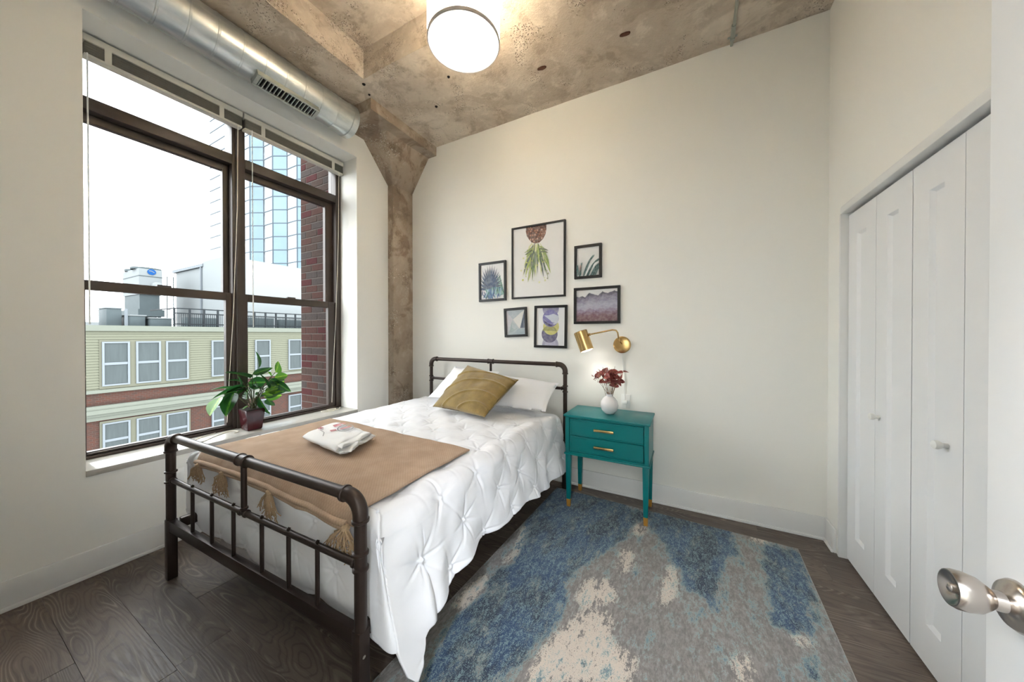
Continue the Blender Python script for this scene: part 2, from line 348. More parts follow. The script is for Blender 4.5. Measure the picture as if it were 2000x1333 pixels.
for x, y, r in ((-1.674, 2.068, .011), (-1.989, 2.283, .013), (-2.34, 1.80, .014), (-2.40, 1.90, .010)):
    MB().lathe([(0.0001, -.007), (r*.8, -.007), (r, -.002), (r*1.1, .01)], (x, y, ZC), seg=10).build('anchor_hole', HOLEM, ceil)

# concrete column with flared capital and drop panel
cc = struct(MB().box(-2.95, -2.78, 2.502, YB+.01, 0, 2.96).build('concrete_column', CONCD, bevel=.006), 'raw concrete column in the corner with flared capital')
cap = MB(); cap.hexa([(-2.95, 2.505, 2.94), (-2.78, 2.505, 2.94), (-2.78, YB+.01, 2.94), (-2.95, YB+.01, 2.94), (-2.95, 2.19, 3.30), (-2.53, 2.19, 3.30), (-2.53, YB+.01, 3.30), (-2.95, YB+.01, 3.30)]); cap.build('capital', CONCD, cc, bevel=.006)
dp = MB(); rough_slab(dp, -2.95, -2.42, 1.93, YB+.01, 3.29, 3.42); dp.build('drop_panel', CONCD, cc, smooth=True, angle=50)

# baseboards
def baseboard(name, pts):
    o = MB(); o.box(*pts, 0, .145); return struct(o.build(name, TRIM, bevel=.004), 'white painted baseboard')
b1 = baseboard('baseboard_left', (XL, XL+.014, YF, 2.502)); pbox('shoe_moulding', TRIM, b1, XL+.014, XL+.026, YF, 2.502, 0, .02, .004)
b2 = baseboard('baseboard_back', (-2.78, XR, YB-.014, YB)); pbox('shoe_moulding', TRIM, b2, -2.78, XR-.014, YB-.026, YB-.014, 0, .02, .004)
b3 = baseboard('baseboard_right', (XR-.014, XR, CY1+.03, YB-.014)); pbox('shoe_moulding', TRIM, b3, XR-.026, XR-.014, CY1+.03, YB-.026, 0, .02, .004)

# window sill
SILLM = mat('grey_stone_sill', (176, 172, 164), .18, var=.12, vs_=14)
sbox('trim_1', SILLM, -3.25, XL+.008, OY0, OY1, OZ0, .578, 'polished grey window sill', bevel=.003)

# windows
def window(name, y0, y1, jl, jr, sl, sr, label):
    r = struct(thing(name, label, 'window', (-3.17, (y0+y1)/2, .58))); del r['category']
    xo, xi = -3.235, -3.115
    pbox('jamb', FRAMEB, r, xo, xi, y0, jl, .578, 3.07, .003); pbox('jamb', FRAMEB, r, xo, xi, jr, y1, .578, 3.07, .003)
    pbox('head', FRAMEB, r, xo, xi, jl, jr, 3.0, 3.07, .003); pbox('transom', FRAMEB, r, xo, xi+.004, jl, jr, 2.65, 2.725, .003); pbox('bottom_rail', FRAMEB, r, xo, xi, jl, jr, .578, .598, .003)
    p = pbox('transom_pane', GLASS, r, -3.182, -3.176, jl, jr, 2.725, 3.0)
    # upper sash (outer) and lower sash (inner)
    for nm, xa, xb, za, zb, zt, zl in (('upper_sash', -3.215, -3.175, 1.59, 2.65, .05, .045), ('lower_sash', -3.17, -3.13, .598, 1.645, .058, .02)):
        sh = MB(); sh.box(xa, xb, jl, sl, za, zb); sh.box(xa, xb, sr, jr, za, zb); sh.box(xa, xb, sl, sr, zb-zt, zb); sh.box(xa, xb, sl, sr, za, za+zl)
        so = sh.build(nm, FRAMEB, r, bevel=.002, seg=1); xm = (xa+xb)/2; pbox('pane', GLASS, so, xm-.003, xm+.003, sl, sr, za+zl, zb-zt)
    ym = (sl+sr)/2
    pbox('sash_lock', FRAMEB, r, -3.165, -3.135, ym-.035, ym+.035, 1.645, 1.657, .003)
    pbox('lift_rail', FRAMEB, r, -3.13, -3.118, sl, sr, .603, .612, .002)
    return r
window('window_1', .42, 1.256, .488, 1.214, .512, 1.178, 'brown framed double hung window at the left of the pair')
window('window_2', 1.256, 2.12, 1.300, 2.066, 1.320, 1.994, 'brown framed double hung window beside the concrete column')
sbox('trim_2', FRAMEB, -3.116, -3.10, 1.236, 1.276, .578, 2.93, 'brown mullion cover between the two windows', bevel=.003)

# raised blinds
def blind(label, y0, y1, tapes, cord_y, wand_y):
    r = thing('window_blind', label, 'blind', (-3.08, (y0+y1)/2, 2.93), 'raised blinds above the windows')
    pbox('headrail', BLINDR, r, -3.105, -3.055, y0, y1, 3.022, 3.062, .003)
    sl = MB(); n = 12
    for i in range(n):
        z = 2.952 + i*.0056; sl.box(-3.106+random.uniform(-.002, .002), -3.056+random.uniform(-.002, .002), y0+.006, y1-.006, z, z+.0028)
    o = sl.build('slat_stack', BLINDS, r); o['kind'] = 'stuff'
    pbox('bottom_rail', BLINDR, r, -3.107, -3.054, y0+.004, y1-.004, 2.932, 2.950, .004)
    for t in tapes: pbox('ladder_tape', BLINDR, r, -3.053, -3.0505, t-.014, t+.014, 2.934, 3.026)
    if cord_y: MB().tube([(-3.05, cord_y, 2.94), (-3.055, cord_y-.004, 2.3), (-3.06, cord_y-.03, 1.5), (-3.066, cord_y-.06, .9), (-3.068, cord_y-.07, .65)], .0022, 6).build('lift_cord', CORDM, r)
    if wand_y: MB().tube([(-3.052, wand_y, 2.95), (-3.052, wand_y+.002, 1.38)], .0035, 8).build('tilt_wand', PLASTW, r)
blind('raised grey slatted blind above the left window', .497, 1.262, (.59, 1.13), 1.228, .512)
blind('raised grey slatted blind above the window beside the column', 1.272, 2.112, (1.40, 2.0), 2.058, 1.322)
for nm, lab, pts in (('blind_cord', 'loose cream blind cord lying on the sill beside the plant pot', [(-3.10, 1.10, .581), (-3.06, 1.0, .581), (-2.98, .93, .581), (-2.93, .97, .581), (-3.0, 1.06, .581), (-3.06, 1.17, .582), (-3.0, 1.2, .582), (-2.97, 1.16, .581)]),
                     ('blind_cord', 'coiled cream blind cord on the sill in front of the column side window', [(-3.08, 2.08, .581), (-3.02, 2.02, .581), (-3.05, 1.95, .582), (-3.09, 1.90, .581), (-3.04, 1.88, .581), (-3.0, 1.95, .583), (-3.06, 2.02, .585), (-3.08, 1.93, .584)])):
    P = [Vector(p) for p in pts]; Q = []
    for i in range(len(P)-1):
        p0, p1, p2, p3 = P[max(i-1, 0)], P[i], P[i+1], P[min(i+2, len(P)-1)]
        for k in range(6):
            t = k/6; Q.append(.5*((2*p1)+(p2-p0)*t+(2*p0-5*p1+4*p2-p3)*t*t+(3*p1-p0-3*p2+p3)*t**3))
    tag(MB().tube(Q, .003, 6).build(nm, CORDM, smooth=True), lab, 'cord')

# spiral duct
DX, DZ, DR = -2.69, 3.246, .136
m, t = base('galvanised_spiral_duct'); p = t.pos((3, .8, 3)); n = t.noise(p, 6, 4); t.link(t.mix(t.ss(n, .3, .7), lin((198, 206, 208)), lin((224, 228, 228))), t.b.inputs['Base Color'])
t.b.inputs['Metallic'].default_value = .9; t.b.inputs['Roughness'].default_value = .34; DUCTM = m
dr = thing('ventilation_duct', 'round galvanised spiral duct running along the ceiling above the window', 'duct', (DX, .9, DZ))
MB().lathe([(DR, YF-.02), (DR, 1.90)], (DX, 0, DZ), (0, 1, 0), 64).build('pipe', DUCTM, dr, smooth=True)
MB().lathe([(DR+.001, 1.865), (DR+.006, 1.87), (DR+.006, 1.92), (DR, 1.925), (.0001, 1.925)], (DX, 0, DZ), (0, 1, 0), 64).build('end_collar', DUCTM, dr, smooth=True)
sd = None; yy = .02
while yy < 1.85:
    if sd is None:
        sd = MB().lathe([(DR-.001, -.008), (DR+.0035, -.004), (DR+.0035, .004), (DR-.001, .008)], (0, 0, 0), (0.04, 1, 0), 64).build('seam', DUCTM, dr, smooth=True, loc=(DX, yy, DZ))
    else: link('seam', sd.data, dr, (DX, yy, DZ))
    yy += .132
G = Matrix.Translation((DX, 1.37, DZ)) @ Matrix.Rotation(R(-22), 4, 'Y')     # register on the underside, turned to the room
gr = MB()
for a in ((-.05, -.036, -.215, .215), (.036, .048, -.215, .215), (-.036, .036, -.215, -.19), (-.036, .036, .19, .215)): gr.box(a[0], a[1], a[2], a[3], -DR-.034, -DR+.03, G)
rg = gr.build('register', CONDUIT, dr, bevel=.002, seg=1)
MB().box(-.036, .036, -.19, .19, -DR-.012, -DR-.008, G).build('register_back', BLACKP, rg)
for i in range(16): MB().box(-.036, .036, -.185+i*.0242, -.185+i*.0242+.006, -DR-.032, -DR-.014, G).build('vane', CONDUIT, rg)

# closet: header track and four bifold leaves
sbox('trim_3', TRIM, XR-.006, .90, CY0, CY1, CZ-.004, CZ+.042, 'white closet header trim', bevel=.012)
sbox('trim_4', TRIM, XR-.004, .90, CY1-.005, CY1+.012, 0, CZ, 'white closet jamb by the back wall', bevel=.003)
def leaf(y0, y1, parent):
    x0, x1, z0, z1 = .847, .882, .012, 2.012; pa, pb, za, zb = y0+.10, y1-.10, .175, 1.885; d, s = .013, .012
    mb = MB()
    V = [(x0, y0, z0), (x0, y1, z0), (x0, y1, z1), (x0, y0, z1), (x0, pa, za), (x0, pb, za), (x0, pb, zb), (x0, pa, zb), (x0+d, pa+s, za+s), (x0+d, pb-s, za+s), (x0+d, pb-s, zb-s), (x0+d, pa+s, zb-s), (x1, y0, z0), (x1, y1, z0), (x1, y1, z1), (x1, y0, z1)]
    mb.v = V; q = []
    for k in range(4): q.append((k, (k+1) % 4, 4+(k+1) % 4, 4+k)); q.append((4+k, 4+(k+1) % 4, 8+(k+1) % 4, 8+k)); q.append((k, 12+k, 12+(k+1) % 4, (k+1) % 4))
    q.append((8, 9, 10, 11)); q.append((15, 14, 13, 12)); mb.f = [f[::-1] for f in q]
    return mb.build('leaf', DOORW, parent)
def knob(parent, y, z):
    MB().lathe([(.0085, 0), (.0085, .014), (.013, .018), (.0165, .026), (.0155, .035), (.009, .040), (.0001, .041)], (.847, y, z), (-1, 0, 0), 20).build('knob', PLASTW, parent, smooth=True)
for nm, lab, ys, ky in (('door_2', 'white bifold closet door nearest the back wall', (2.288, 2.592, 1.996, 2.285), 2.243), ('door_3', 'white bifold closet door nearest the entry door', (1.706, 1.990, 1.412, 1.703), 1.779)):
    d = struct(thing(nm, lab, 'door', (.865, (ys[0]+ys[3])/2, 0))); del d['category']; leaf(ys[0], ys[1], d); leaf(ys[2], ys[3], d); knob(d, ky, .915)
d = struct(thing('door_4', 'white closet door hidden behind the entry door', 'door', (.865, 1.2, 0))); del d['category']; leaf(.99, 1.408, d)

# entry door standing open at the right edge
ed = struct(thing('door_1', 'white entry door standing open with a satin knob', 'door', (.4375, .42, 0))); del ed['category']
pbox('slab', DOORW, ed, .42, .455, .035, .797, .012, 2.04, .002)
kn = MB().lathe([(.034, 0), (.034, .004), (.030, .010), (.014, .016), (.0125, .026), (.017, .031), (.0235, .040), (.0265, .052), (.0265, .062), (.0245, .067), (.0225, .0675), (.012, .060), (.0001, .059)], (.42, .738, .935), (-1, .0, .06), 40).build('knob', NICKEL, ed, smooth=True, angle=50)
MB().lathe([(.0065, 0), (.0065, .008), (.004, .0095), (.0001, .0095)], (.42-.058, .738, .935+.0035), (-1, 0, .06), 16).build('lock_button', NICKEL, kn, smooth=True)
pbox('latch_plate', NICKEL, ed, .426, .449, .7965, .7985, .90, .965)

# ceiling conduit
cr = thing('ceiling_conduit', 'thin galvanised conduit clamped to the ceiling at the back wall', 'conduit', (.288, 2.4, ZC-.012))
MB().tube([(.262, 1.79, ZC-.012), (.284, 2.45, ZC-.012), (.290, 2.66, ZC-.012), (.292, 2.775, ZC-.014)], .0095, 10).build('pipe', CONDUIT, cr, smooth=True)
MB().tube([(.287, 2.60, ZC-.012), (.291, 2.70, ZC-.012)], .0135, 10).build('coupling', CONDUIT, cr, smooth=True)
MB().box(.262, .32, 2.705, 2.725, ZC-.004, ZC).box(.277, .305, 2.705, 2.725, ZC-.026, ZC-.003).build('clamp', CONDUIT, cr, bevel=.002, seg=1)

# pendant drum lamp
LX, LY, LZ, LR, LH = -1.183, 1.607, 3.08, .216, .285
lp = thing('drum_ceiling_lamp', 'white fabric drum lamp with a glowing diffuser on the ceiling', 'lamp', (LX, LY, LZ))
SHADE = m_lampshade('lamp_shade_fabric', (255, 240, 214), .1, .5); DIFF = m_lampshade('lamp_diffuser', (255, 226, 196), .1, .2)
MB().lathe([(LR, .012), (LR, LH), (LR-.003, LH), (LR-.003, .012)], (LX, LY, LZ), seg=72).build('shade', SHADE, lp, smooth=True)
MB().lathe([(LR+.0015, -.004), (LR+.0015, .014), (LR-.006, .014), (LR-.006, -.004), (LR+.0015, -.004)], (LX, LY, LZ), seg=72).build('bottom_rim', mat('grey_rim', (196, 190, 184), .6), lp)
MB().lathe([(.0001, .0), (LR-.005, .0), (LR-.005, .008)], (LX, LY, LZ), seg=72).build('diffuser', DIFF, lp)
MB().lathe([(.02, LH-.004), (LR-.003, LH-.004)], (LX, LY, LZ), seg=72).build('added_uplight_cover', m_lampshade('added_uplight_cover_fabric', (255, 240, 214), .1, .4), lp)  # added cover, unseen from below, cuts the bulbs' light on the ceiling
MB().lathe([(.0001, 3.60), (.07, 3.60), (.07, 3.628)], (LX, LY, 0), seg=32).tube([(LX, LY, LZ+LH-.06), (LX, LY, 3.61)], .008, 10).build('stem', PLASTW, lp)
BULB = m_emit('bulb_glow', (255, 236, 205), 14)
for s in (-1, 1):
    bx, by = LX + s*.078*.95, LY + s*.078*.35
    MB().lathe([(.0001, -.032), (.018, -.028), (.031, -.008), (.031, .010), (.018, .036), (.014, .06)], (bx, by, LZ+.085), seg=20).build('bulb', BULB, lp, smooth=True)
    ld = bpy.data.lights.new('bulb_light', 'POINT'); ld.energy = PENDANT_W; ld.color = (1, .975, .95); ld.shadow_soft_size = .03
    lo = bpy.data.objects.new('bulb_light', ld); COL.objects.link(lo); lo.location = (bx, by, LZ+.06); attach(lo, lp)

# added fill light in the hall, out of view, brightens the bedroom
hl = thing('hall_fill_light', 'added round fill light, unseen on the hallway ceiling behind the doorway', 'lamp', (0, -.8, 2.56))
MB().lathe([(.18, .0), (.18, .04)], (0, -.8, 2.56), seg=40).build('fill_rim', PLASTW, hl); MB().lathe([(.0001, -.02), (.12, -.012), (.178, .004)], (0, -.8, 2.56), seg=40).build('diffuser', m_emit('hall_fill_glow', (238, 245, 255), HALL_FILL), hl, smooth=True)  # diffuser of the added fill light

# ---------------------------------------------------------------- bed frame
bf = thing('bed_frame', 'dark bronze pipe bed frame with headboard and footboard', 'bed', (-1.68, 1.67, 0))
FL, FR, HL, HR = Vector((-2.452, .68, 0)), Vector((-.968, .727, 0)), Vector((-2.385, 2.654, 0)), Vector((-.895, 2.654, 0))
def at(a, b, t, z): p = a.lerp(b, t); return Vector((p.x, p.y, z))
def collar(p, ax, r=.0255, h=.012):
    MB().lathe([(r-.006, -h/2-.002), (r, -h/2+.002), (r, h/2-.002), (r-.006, h/2+.002)], p, ax, 24).build('collar', BLACKM, bf, smooth=True)
def headfoot(a, b, zt, r, col, zl, leg):
    d = (b-a).normalized(); er = .058
    for p, s in ((a, 1), (b, -1)):
        MB().tube([(p.x, p.y, leg), (p.x, p.y, zt-er)], r, 20).build('post', BLACKM, bf, smooth=True)
        e = []; c = Vector((p.x, p.y, zt-er)) + d*s*er
        for k in range(11):
            an = math.pi/2*k/10; e.append(c - d*s*er*math.cos(an) + Vector((0, 0, 1))*er*math.sin(an))
        MB().tube([e[0]-Vector((0, 0, .015))]+e+[e[-1]+d*s*.015], r+.0045, 20).build('elbow', BLACKM, bf, smooth=True)
        collar((p.x, p.y, zt-er-.018), (0, 0, 1), r+.008); collar(e[-1]+d*s*.018, d, r+.008)
        for z in col: collar((p.x, p.y, z), (0, 0, 1), r+.006, .011)
        if leg > 0: MB().box(p.x-.021, p.x+.021, p.y-.021, p.y+.021, .0125 if s < 0 and p.y < 1 else 0, leg+.02).build('leg', BLACKM, bf, bevel=.004)
    MB().tube([a+d*er+Vector((0, 0, zt)), b-d*er+Vector((0, 0, zt))], r, 20).build('top_rail', BLACKM, bf, smooth=True)
    m = a.lerp(b, .5)
    for s in (-1, 1): collar(Vector((m.x, m.y, zt))+d*s*.027, d, r+.007, .010)
    MB().tube([Vector((m.x, m.y, zt))-d*.027, Vector((m.x, m.y, zt))+d*.027], r+.0035, 20).build('tee_fitting', BLACKM, bf, smooth=True)
    MB().tube([(m.x, m.y, zl), (m.x, m.y, zt)], .0115, 14).build('centre_post', BLACKM, bf, smooth=True)
    MB().tube([a+Vector((0, 0, zl)), b+Vector((0, 0, zl))], .0125, 14).build('lower_rail', BLACKM, bf, smooth=True)
    collar((m.x, m.y, zl+.02), (0, 0, 1), .016, .01); 
    for s in (-1, 1): collar(Vector((m.x, m.y, zl))+d*s*.02, d, .0165, .01); collar((a if s < 0 else b)+Vector((0, 0, zl))-d*s*.03, d, .0165, .01)
headfoot(FL, FR, .765, .0205, (.578, .525), .535, .30)
headfoot(HL, HR, 1.062, .0175, (.88, .83), .858, .30)
for x in (-2.20, -2.0, -1.80, -1.57, -1.38, -1.2):
    t = (x-FL.x)/(FR.x-FL.x); p = at(FL, FR, t, 0); MB().tube([(p.x, p.y, .30), (p.x, p.y, .535)], .008, 12).build('baluster', BLACKM, bf, smooth=True)
    MB().lathe([(.006, .006), (.008, .012), (.0001, .018)], (p.x, p.y, .54), seg=10).build('rivet', BLACKM, bf, smooth=True)
dd = (FR-FL).normalized(); ang = math.atan2(dd.y, dd.x)
def rail_box(name, a, b, th, z0, z1):
    L = (b-a).length; an = math.atan2((b-a).y, (b-a).x); M = Matrix.Translation(a) @ Matrix.Rotation(an, 4, 'Z'); MB().box(0, L, -th/2, th/2, z0, z1, M).build(name, BLACKM, bf, bevel=.003)
rail_box('foot_bar', FL, FR, .03, .262, .318); rail_box('head_bar', HL, HR, .03, .27, .318)
rail_box('side_rail', FL+Vector((.02, .03, 0)), HL+Vector((.02, 0, 0)), .03, .265, .318); rail_box('side_rail', FR+Vector((-.02, .03, 0)), HR+Vector((-.02, 0, 0)), .03, .265, .318)
for k in range(9): yy = .88 + k*.205; pbox('slat', BLACKM, bf, -2.40, -.965, yy, yy+.07, .292, .312)
MB().lathe([(.0001, .0012), (.006, .0012), (.006, -.004)], (FR.x+.021, FR.y-.004, .235), (1, 0, 0), 10).build('bolt', NICKEL, bf)

tag(MB().box(-2.41, -.965, .80, 2.60, .322, .60).build('mattress', mat('mattress_ticking', (225, 224, 222), .9), bevel=.04, seg=4), 'white mattress under the comforter on the dark bed frame', 'mattress')

# ---------------------------------------------------------------- comforter with pinch pleats
HEM = np.array([(.74, .30), (.77, .26), (.80, .16), (.835, .115), (.87, .14), (.91, .23), (1.0, .262), (1.16, .285), (1.33, .305), (1.62, .285), (2.07, .24), (2.38, .222), (2.66, .24)])
ZT, XLs, XRs = .655, -2.465, -.925
FOOT = None
def nz(P, sc, seed=0):
    return np.array([noise.noise(Vector((p[0]*sc+seed, p[1]*sc-seed, p[2]*sc))) for p in P.reshape(-1, 3)]).reshape(P.shape[:-1])
def pleat(S, Y, y0=.81, s0=.09, ds=.145, dy=.285, amp=1.0):
    """height field of pinched tufts with radiating creases on cloth coordinates S (across) and Y (along)"""
    H = np.zeros_like(S); best = np.full(S.shape, 9.0)
    i = np.round((S-s0)/ds)
    for di in (-1, 0, 1):
        ii = i+di; off = np.where(np.mod(ii, 2) == 0, 0, dy/2); j0 = np.round((Y-y0-off)/dy)
        for dj in (-1, 0, 1):
            jj = j0+dj; h1 = np.sin(ii*12.9898+jj*78.233)*43758.5453; h1 = h1-np.floor(h1); h2 = np.sin(ii*39.346+jj*11.135)*24634.634; h2 = h2-np.floor(h2)
            a = S-(s0+ii*ds+(h1-.5)*.03); b = Y-(y0+off+jj*dy+(h2-.5)*.05); d = np.hypot(a, b); ph = np.arctan2(a, b)
            best = np.minimum(best, d)
            k = 5+np.floor(h1*3); w_ = ph*k/(2*math.pi)+h2*3.0; w_ = np.abs(w_-np.round(w_))*2*math.pi/k      # angle to the nearest crease
            perp = d*np.sin(np.minimum(w_, 1.5)); ln = .050+.045*np.abs(np.sin(np.round(ph*k/6.2832+h2*3)*2.4+h1*9))
            H -= .0085*np.exp(-(perp/.0065)**2)*np.exp(-(d/ln)**2)*np.clip(d/.012, 0, 1)
            H += .0018*np.exp(-((perp-.014)/.009)**2)*np.exp(-(d/ln)**2)
            H += .010*np.exp(-(d/.010)**2)
    return amp*(H + .020*(1-np.exp(-(best/.06)**2)))
def comforter():
    ny = 320; ys = np.linspace(.825, 2.60, ny)
    nl, na, nt, nr = 24, 12, 250, 72
    mb = MB(); rows = []
    for y in ys:
        hem = np.interp(y, HEM[:, 0], HEM[:, 1]); hem_f = np.interp(y-.055*np.exp(-(y-.825)/.06), HEM[:, 0], HEM[:, 1]); P = []
        zl = np.linspace(.33, ZT-.06, nl); 
        for z in zl: P.append((XLs-.03*(ZT-.06-z)/.3, y, z, 0))
        for a in np.linspace(0, math.pi/2, na)[1:-1]: P.append((XLs+.06-.06*math.cos(a), y, ZT-.06+.06*math.sin(a), 0))
        for x in np.linspace(XLs+.06, XRs-.07, nt): P.append((x, y, ZT, 0))
        for a in np.linspace(0, math.pi/2, na)[1:-1]: P.append((XRs-.07+.07*math.sin(a), y, ZT-.07+.07*math.cos(a), 1))
        for k, z in enumerate(np.linspace(ZT-.07, hem_f, nr)): q = (ZT-.07-z)/.34; P.append((XRs+.055*q+.012*math.sin(y*7.5)*q+(.03*q if y < .95 else 0)+.032*q*min(1, max(0, (y-2.15)/.3)), y, z, 2))
        rows.append(P)
    A = np.array(rows); P = A[:, :, :3].copy()
    seg = np.linalg.norm(np.diff(P, axis=1), axis=2); S = np.concatenate([np.zeros((len(ys), 1)), np.cumsum(seg, axis=1)], axis=1)
    ir = nl+(na-2)+nt-1; S = S - S[:, ir:ir+1]          # zero at the right end of the flat top
    Yc = P[:, :, 1].copy()
    side = np.clip((S-0.0)/.10, 0, 1); sideL = np.clip((-(S)-1.40)/.08, 0, 1)
    P[:, :, 1] -= .055*np.maximum(side, sideL)*np.exp(-(Yc-.825)/.06)
    H = pleat(S, Yc)*np.clip((Yc-.83)/.10, .0, 1)**(side > .3)*np.clip(.55+.45*np.clip((S+.08)/.14, 0, 1)+.3*sideL, 0, 1) + .006*nz(np.stack([S, Yc, S*0], -1), 5) + .003*nz(np.stack([S, Yc, S*0], -1), 16, 3.1)
    edge = np.clip((P[:, :, 2]-.0), 0, 1)
    dU = np.gradient(P, axis=0); dV = np.gradient(P, axis=1); N = np.cross(dV, dU); N /= np.linalg.norm(N, axis=2, keepdims=True)+1e-9
    if N[100, ir//2+30, 2] < 0: N = -N
    # crown of the top and soft folds near the hem
    P += N*H[:, :, None]
    crown = .018*np.clip(1-((A[:, :, 0]+1.69)/.76)**2, 0, 1); P[:, :, 2] += crown
    fold = np.clip((S-.16)/.3, 0, 1); P[:, :, 0] += fold*.016*np.sin(Yc*21+np.sin(Yc*6)*2); P[:, :, 2] += fold*.012*np.sin(Yc*11+.6)
    P[:, :, 2] -= .03*np.clip((Yc-2.45)/.15, 0, 1)*np.clip((S+.3)/.3, 0, 1)
    flat = mb; flat.grid(P)
    # foot drop inside the footboard
    c0, c1 = nl+(na-2), ir; top = P[0, c0:c1+1]; nF = 80; B = np.zeros((nF, c1-c0+1, 3))
    fx = (top[:, 0]+1.70)/.70
    for i in range(nF):
        q = i/(nF-1); a = min(q/.16, 1)*math.pi/2; k = 1-min(q/.16, 1)
        B[i] = top; B[i, :, 1] -= .045*math.sin(a); B[i, :, 2] -= .045*(1-math.cos(a)) + max(0, q-.16)/.84*.37
        B[i, :, 2] += -(top[:, 2]-ZT-.012)*(1-k)*.8
        B[i, :, 0] += np.sign(fx)*np.abs(fx)**3*.062*min(1, q*5)
    Sx = B[:, :, 0]; Zs = (ZT-B[:, :, 2]); Hf = pleat(Zs, Sx, -1.6, .10, amp=.55) + .005*nz(np.stack([Sx*1.5, Zs*.7, Zs*0], -1), 9, 5)
    B[1:, :, 1] -= Hf[1:]*np.clip(Zs[1:]/.06, 0, 1)
    B[:, :, 1] -= np.clip(np.abs(fx)-.8, 0, 1)[None, :]*.02
    B[:, :, 1] = np.maximum(B[:, :, 1], np.interp(B[:, :, 0], [FL.x, FR.x], [FL.y, FR.y])+.028)
    B[-20:, :, 2] += (.016*np.sin(top[:, 0]*9))[None, :]*np.linspace(0, 1, 20)[:, None]
    global FOOT; FOOT = B
    flat.grid(B[::-1])
    for col, side in ((-1, P[0, ir:]), (0, P[0, :c0+1][::-1])):
        zs = side[::-1, 2]; nB = 9; Wd = np.zeros((nF, nB, 3))
        for i in range(nF):
            b0 = B[i, col]; zq = b0[2] if i > 14 else None
            if zq is None: e = side[min(len(side)-1, int(i*.9))]
            else: e = np.array([np.interp(zq, zs, side[::-1, k]) for k in range(3)])
            for k in range(nB):
                t = k/(nB-1); q = b0*(1-t)+e*t; bul = .016*math.sin(math.pi*t); q = q+np.array([bul*(1 if col else -1), -bul*.6, 0]); Wd[i, k] = q
        flat.grid(Wd)
    o = flat.build('comforter', WHITEC, smooth=True, angle=180)
    bm = bmesh.new(); bm.from_mesh(o.data); bmesh.ops.remove_doubles(bm, verts=bm.verts, dist=.0005); bmesh.ops.recalc_face_normals(bm, faces=bm.faces); bm.to_mesh(o.data); bm.free()
    md = o.modifiers.new('thickness', 'SOLIDIFY'); md.thickness = .012; md.offset = -1
    tag(o, 'white pinch pleated comforter draped over the bed', 'comforter'); return P, ir, c0
CP, IR, C0 = comforter()
TOPX = CP[:, C0:IR+1, :]
def bedz(x, y):
    i = int(np.clip(round((y-.825)/(2.60-.825)*319), 0, 319)); j = int(np.clip(round((x-TOPX[i, 0, 0])/(TOPX[i, -1, 0]-TOPX[i, 0, 0])*(TOPX.shape[1]-1)), 0, TOPX.shape[1]-1)); return TOPX[i, j, 2]
def bedmax(x, y, r=.03): return max(bedz(x+a, y+b) for a in (-r, 0, r) for b in (-r, 0, r))

# ---------------------------------------------------------------- pillows and cushion
def pad(name, c, th, m, label, cat, n=44, pinch=.06, wr=.004, seed=0, ridges=False, group=None, pw=.5, flange=0):
    A, B, Cq, D = [np.array(p, float) for p in c]; u = np.linspace(-1, 1, n); U, V = np.meshgrid(u, u, indexing='ij')
    def surf(sgn):
        k = pinch; u2 = U*(1-k*(1-V**2)*np.abs(U)**3*-0)*(1-k*(1-np.abs(V)**2)*np.abs(U)**6); v2 = V*(1-k*(1-np.abs(U)**2)*np.abs(V)**6)
        a = (u2+1)/2; b = (v2+1)/2
        P = (1-a)[..., None]*((1-b)[..., None]*A+b[..., None]*D)+a[..., None]*((1-b)[..., None]*B+b[..., None]*Cq)
        N = np.cross(B-A, D-A); N = N/np.linalg.norm(N)
        Ue = np.clip(np.abs(U)/(1-flange), 0, 1); Ve = np.clip(np.abs(V)/(1-flange), 0, 1)
        h = th/2*np.clip((1-Ue**2.2), 0, 1)**pw*np.clip((1-Ve**2.2), 0, 1)**pw + .0018
        h = h + wr*nz(P, 6, seed)*np.clip(1-Ue, 0, .3)/.3 + wr*.5*nz(P, 17, seed+3)*np.clip(1-Ve, 0, .3)/.3
        if ridges and sgn > 0:
            for (cx, cy, r0) in ((.55, -1.25, 1.15), (.5, -1.3, 1.75), (.6, -1.2, .62), (.45, -1.35, 2.25)):
                d = np.hypot(U-cx, V-cy)-r0; h = h + .009*np.exp(-(d/.035)**2)
            h = h - .012*np.exp(-((U-.05)**2+(V-.25)**2)/.03)
        return P + N*sgn*np.maximum(h, .0012)[..., None]
    mb = MB(); mb.grid(surf(1)); mb.grid(surf(-1), True)
    o = mb.build(name, m, smooth=True, angle=180); bm = bmesh.new(); bm.from_mesh(o.data); bmesh.ops.remove_doubles(bm, verts=bm.verts, dist=.003); bmesh.ops.recalc_face_normals(bm, faces=bm.faces); bm.to_mesh(o.data); bm.free()
    return tag(o, label, cat, group)
pad('pillow', [(-2.16, 2.36, .72), (-1.60, 2.30, .73), (-1.50, 2.58, .975), (-2.03, 2.60, 1.0)], .13, PILLOWC, 'white pillow leaning on the headboard nearest the window', 'pillow', seed=1, group='white bed pillows', flange=.06, pw=.55)
pad('pillow', [(-1.56, 2.25, .725), (-.955, 2.36, .715), (-.925, 2.58, .91), (-1.50, 2.60, .945)], .15, PILLOWC, 'white pillow leaning on the headboard nearest the nightstand', 'pillow', seed=5, group='white bed pillows', flange=.06, pw=.55, wr=.007)
pad('cushion', [(-1.86, 2.085, .715), (-1.285, 1.995, .715), (-1.19, 2.36, .95), (-1.735, 2.41, 1.04)], .13, VELVET, 'mustard velvet cushion with stitched arcs propped on the pillows', 'cushion', n=90, seed=9, ridges=True, pw=.5, pinch=.05)

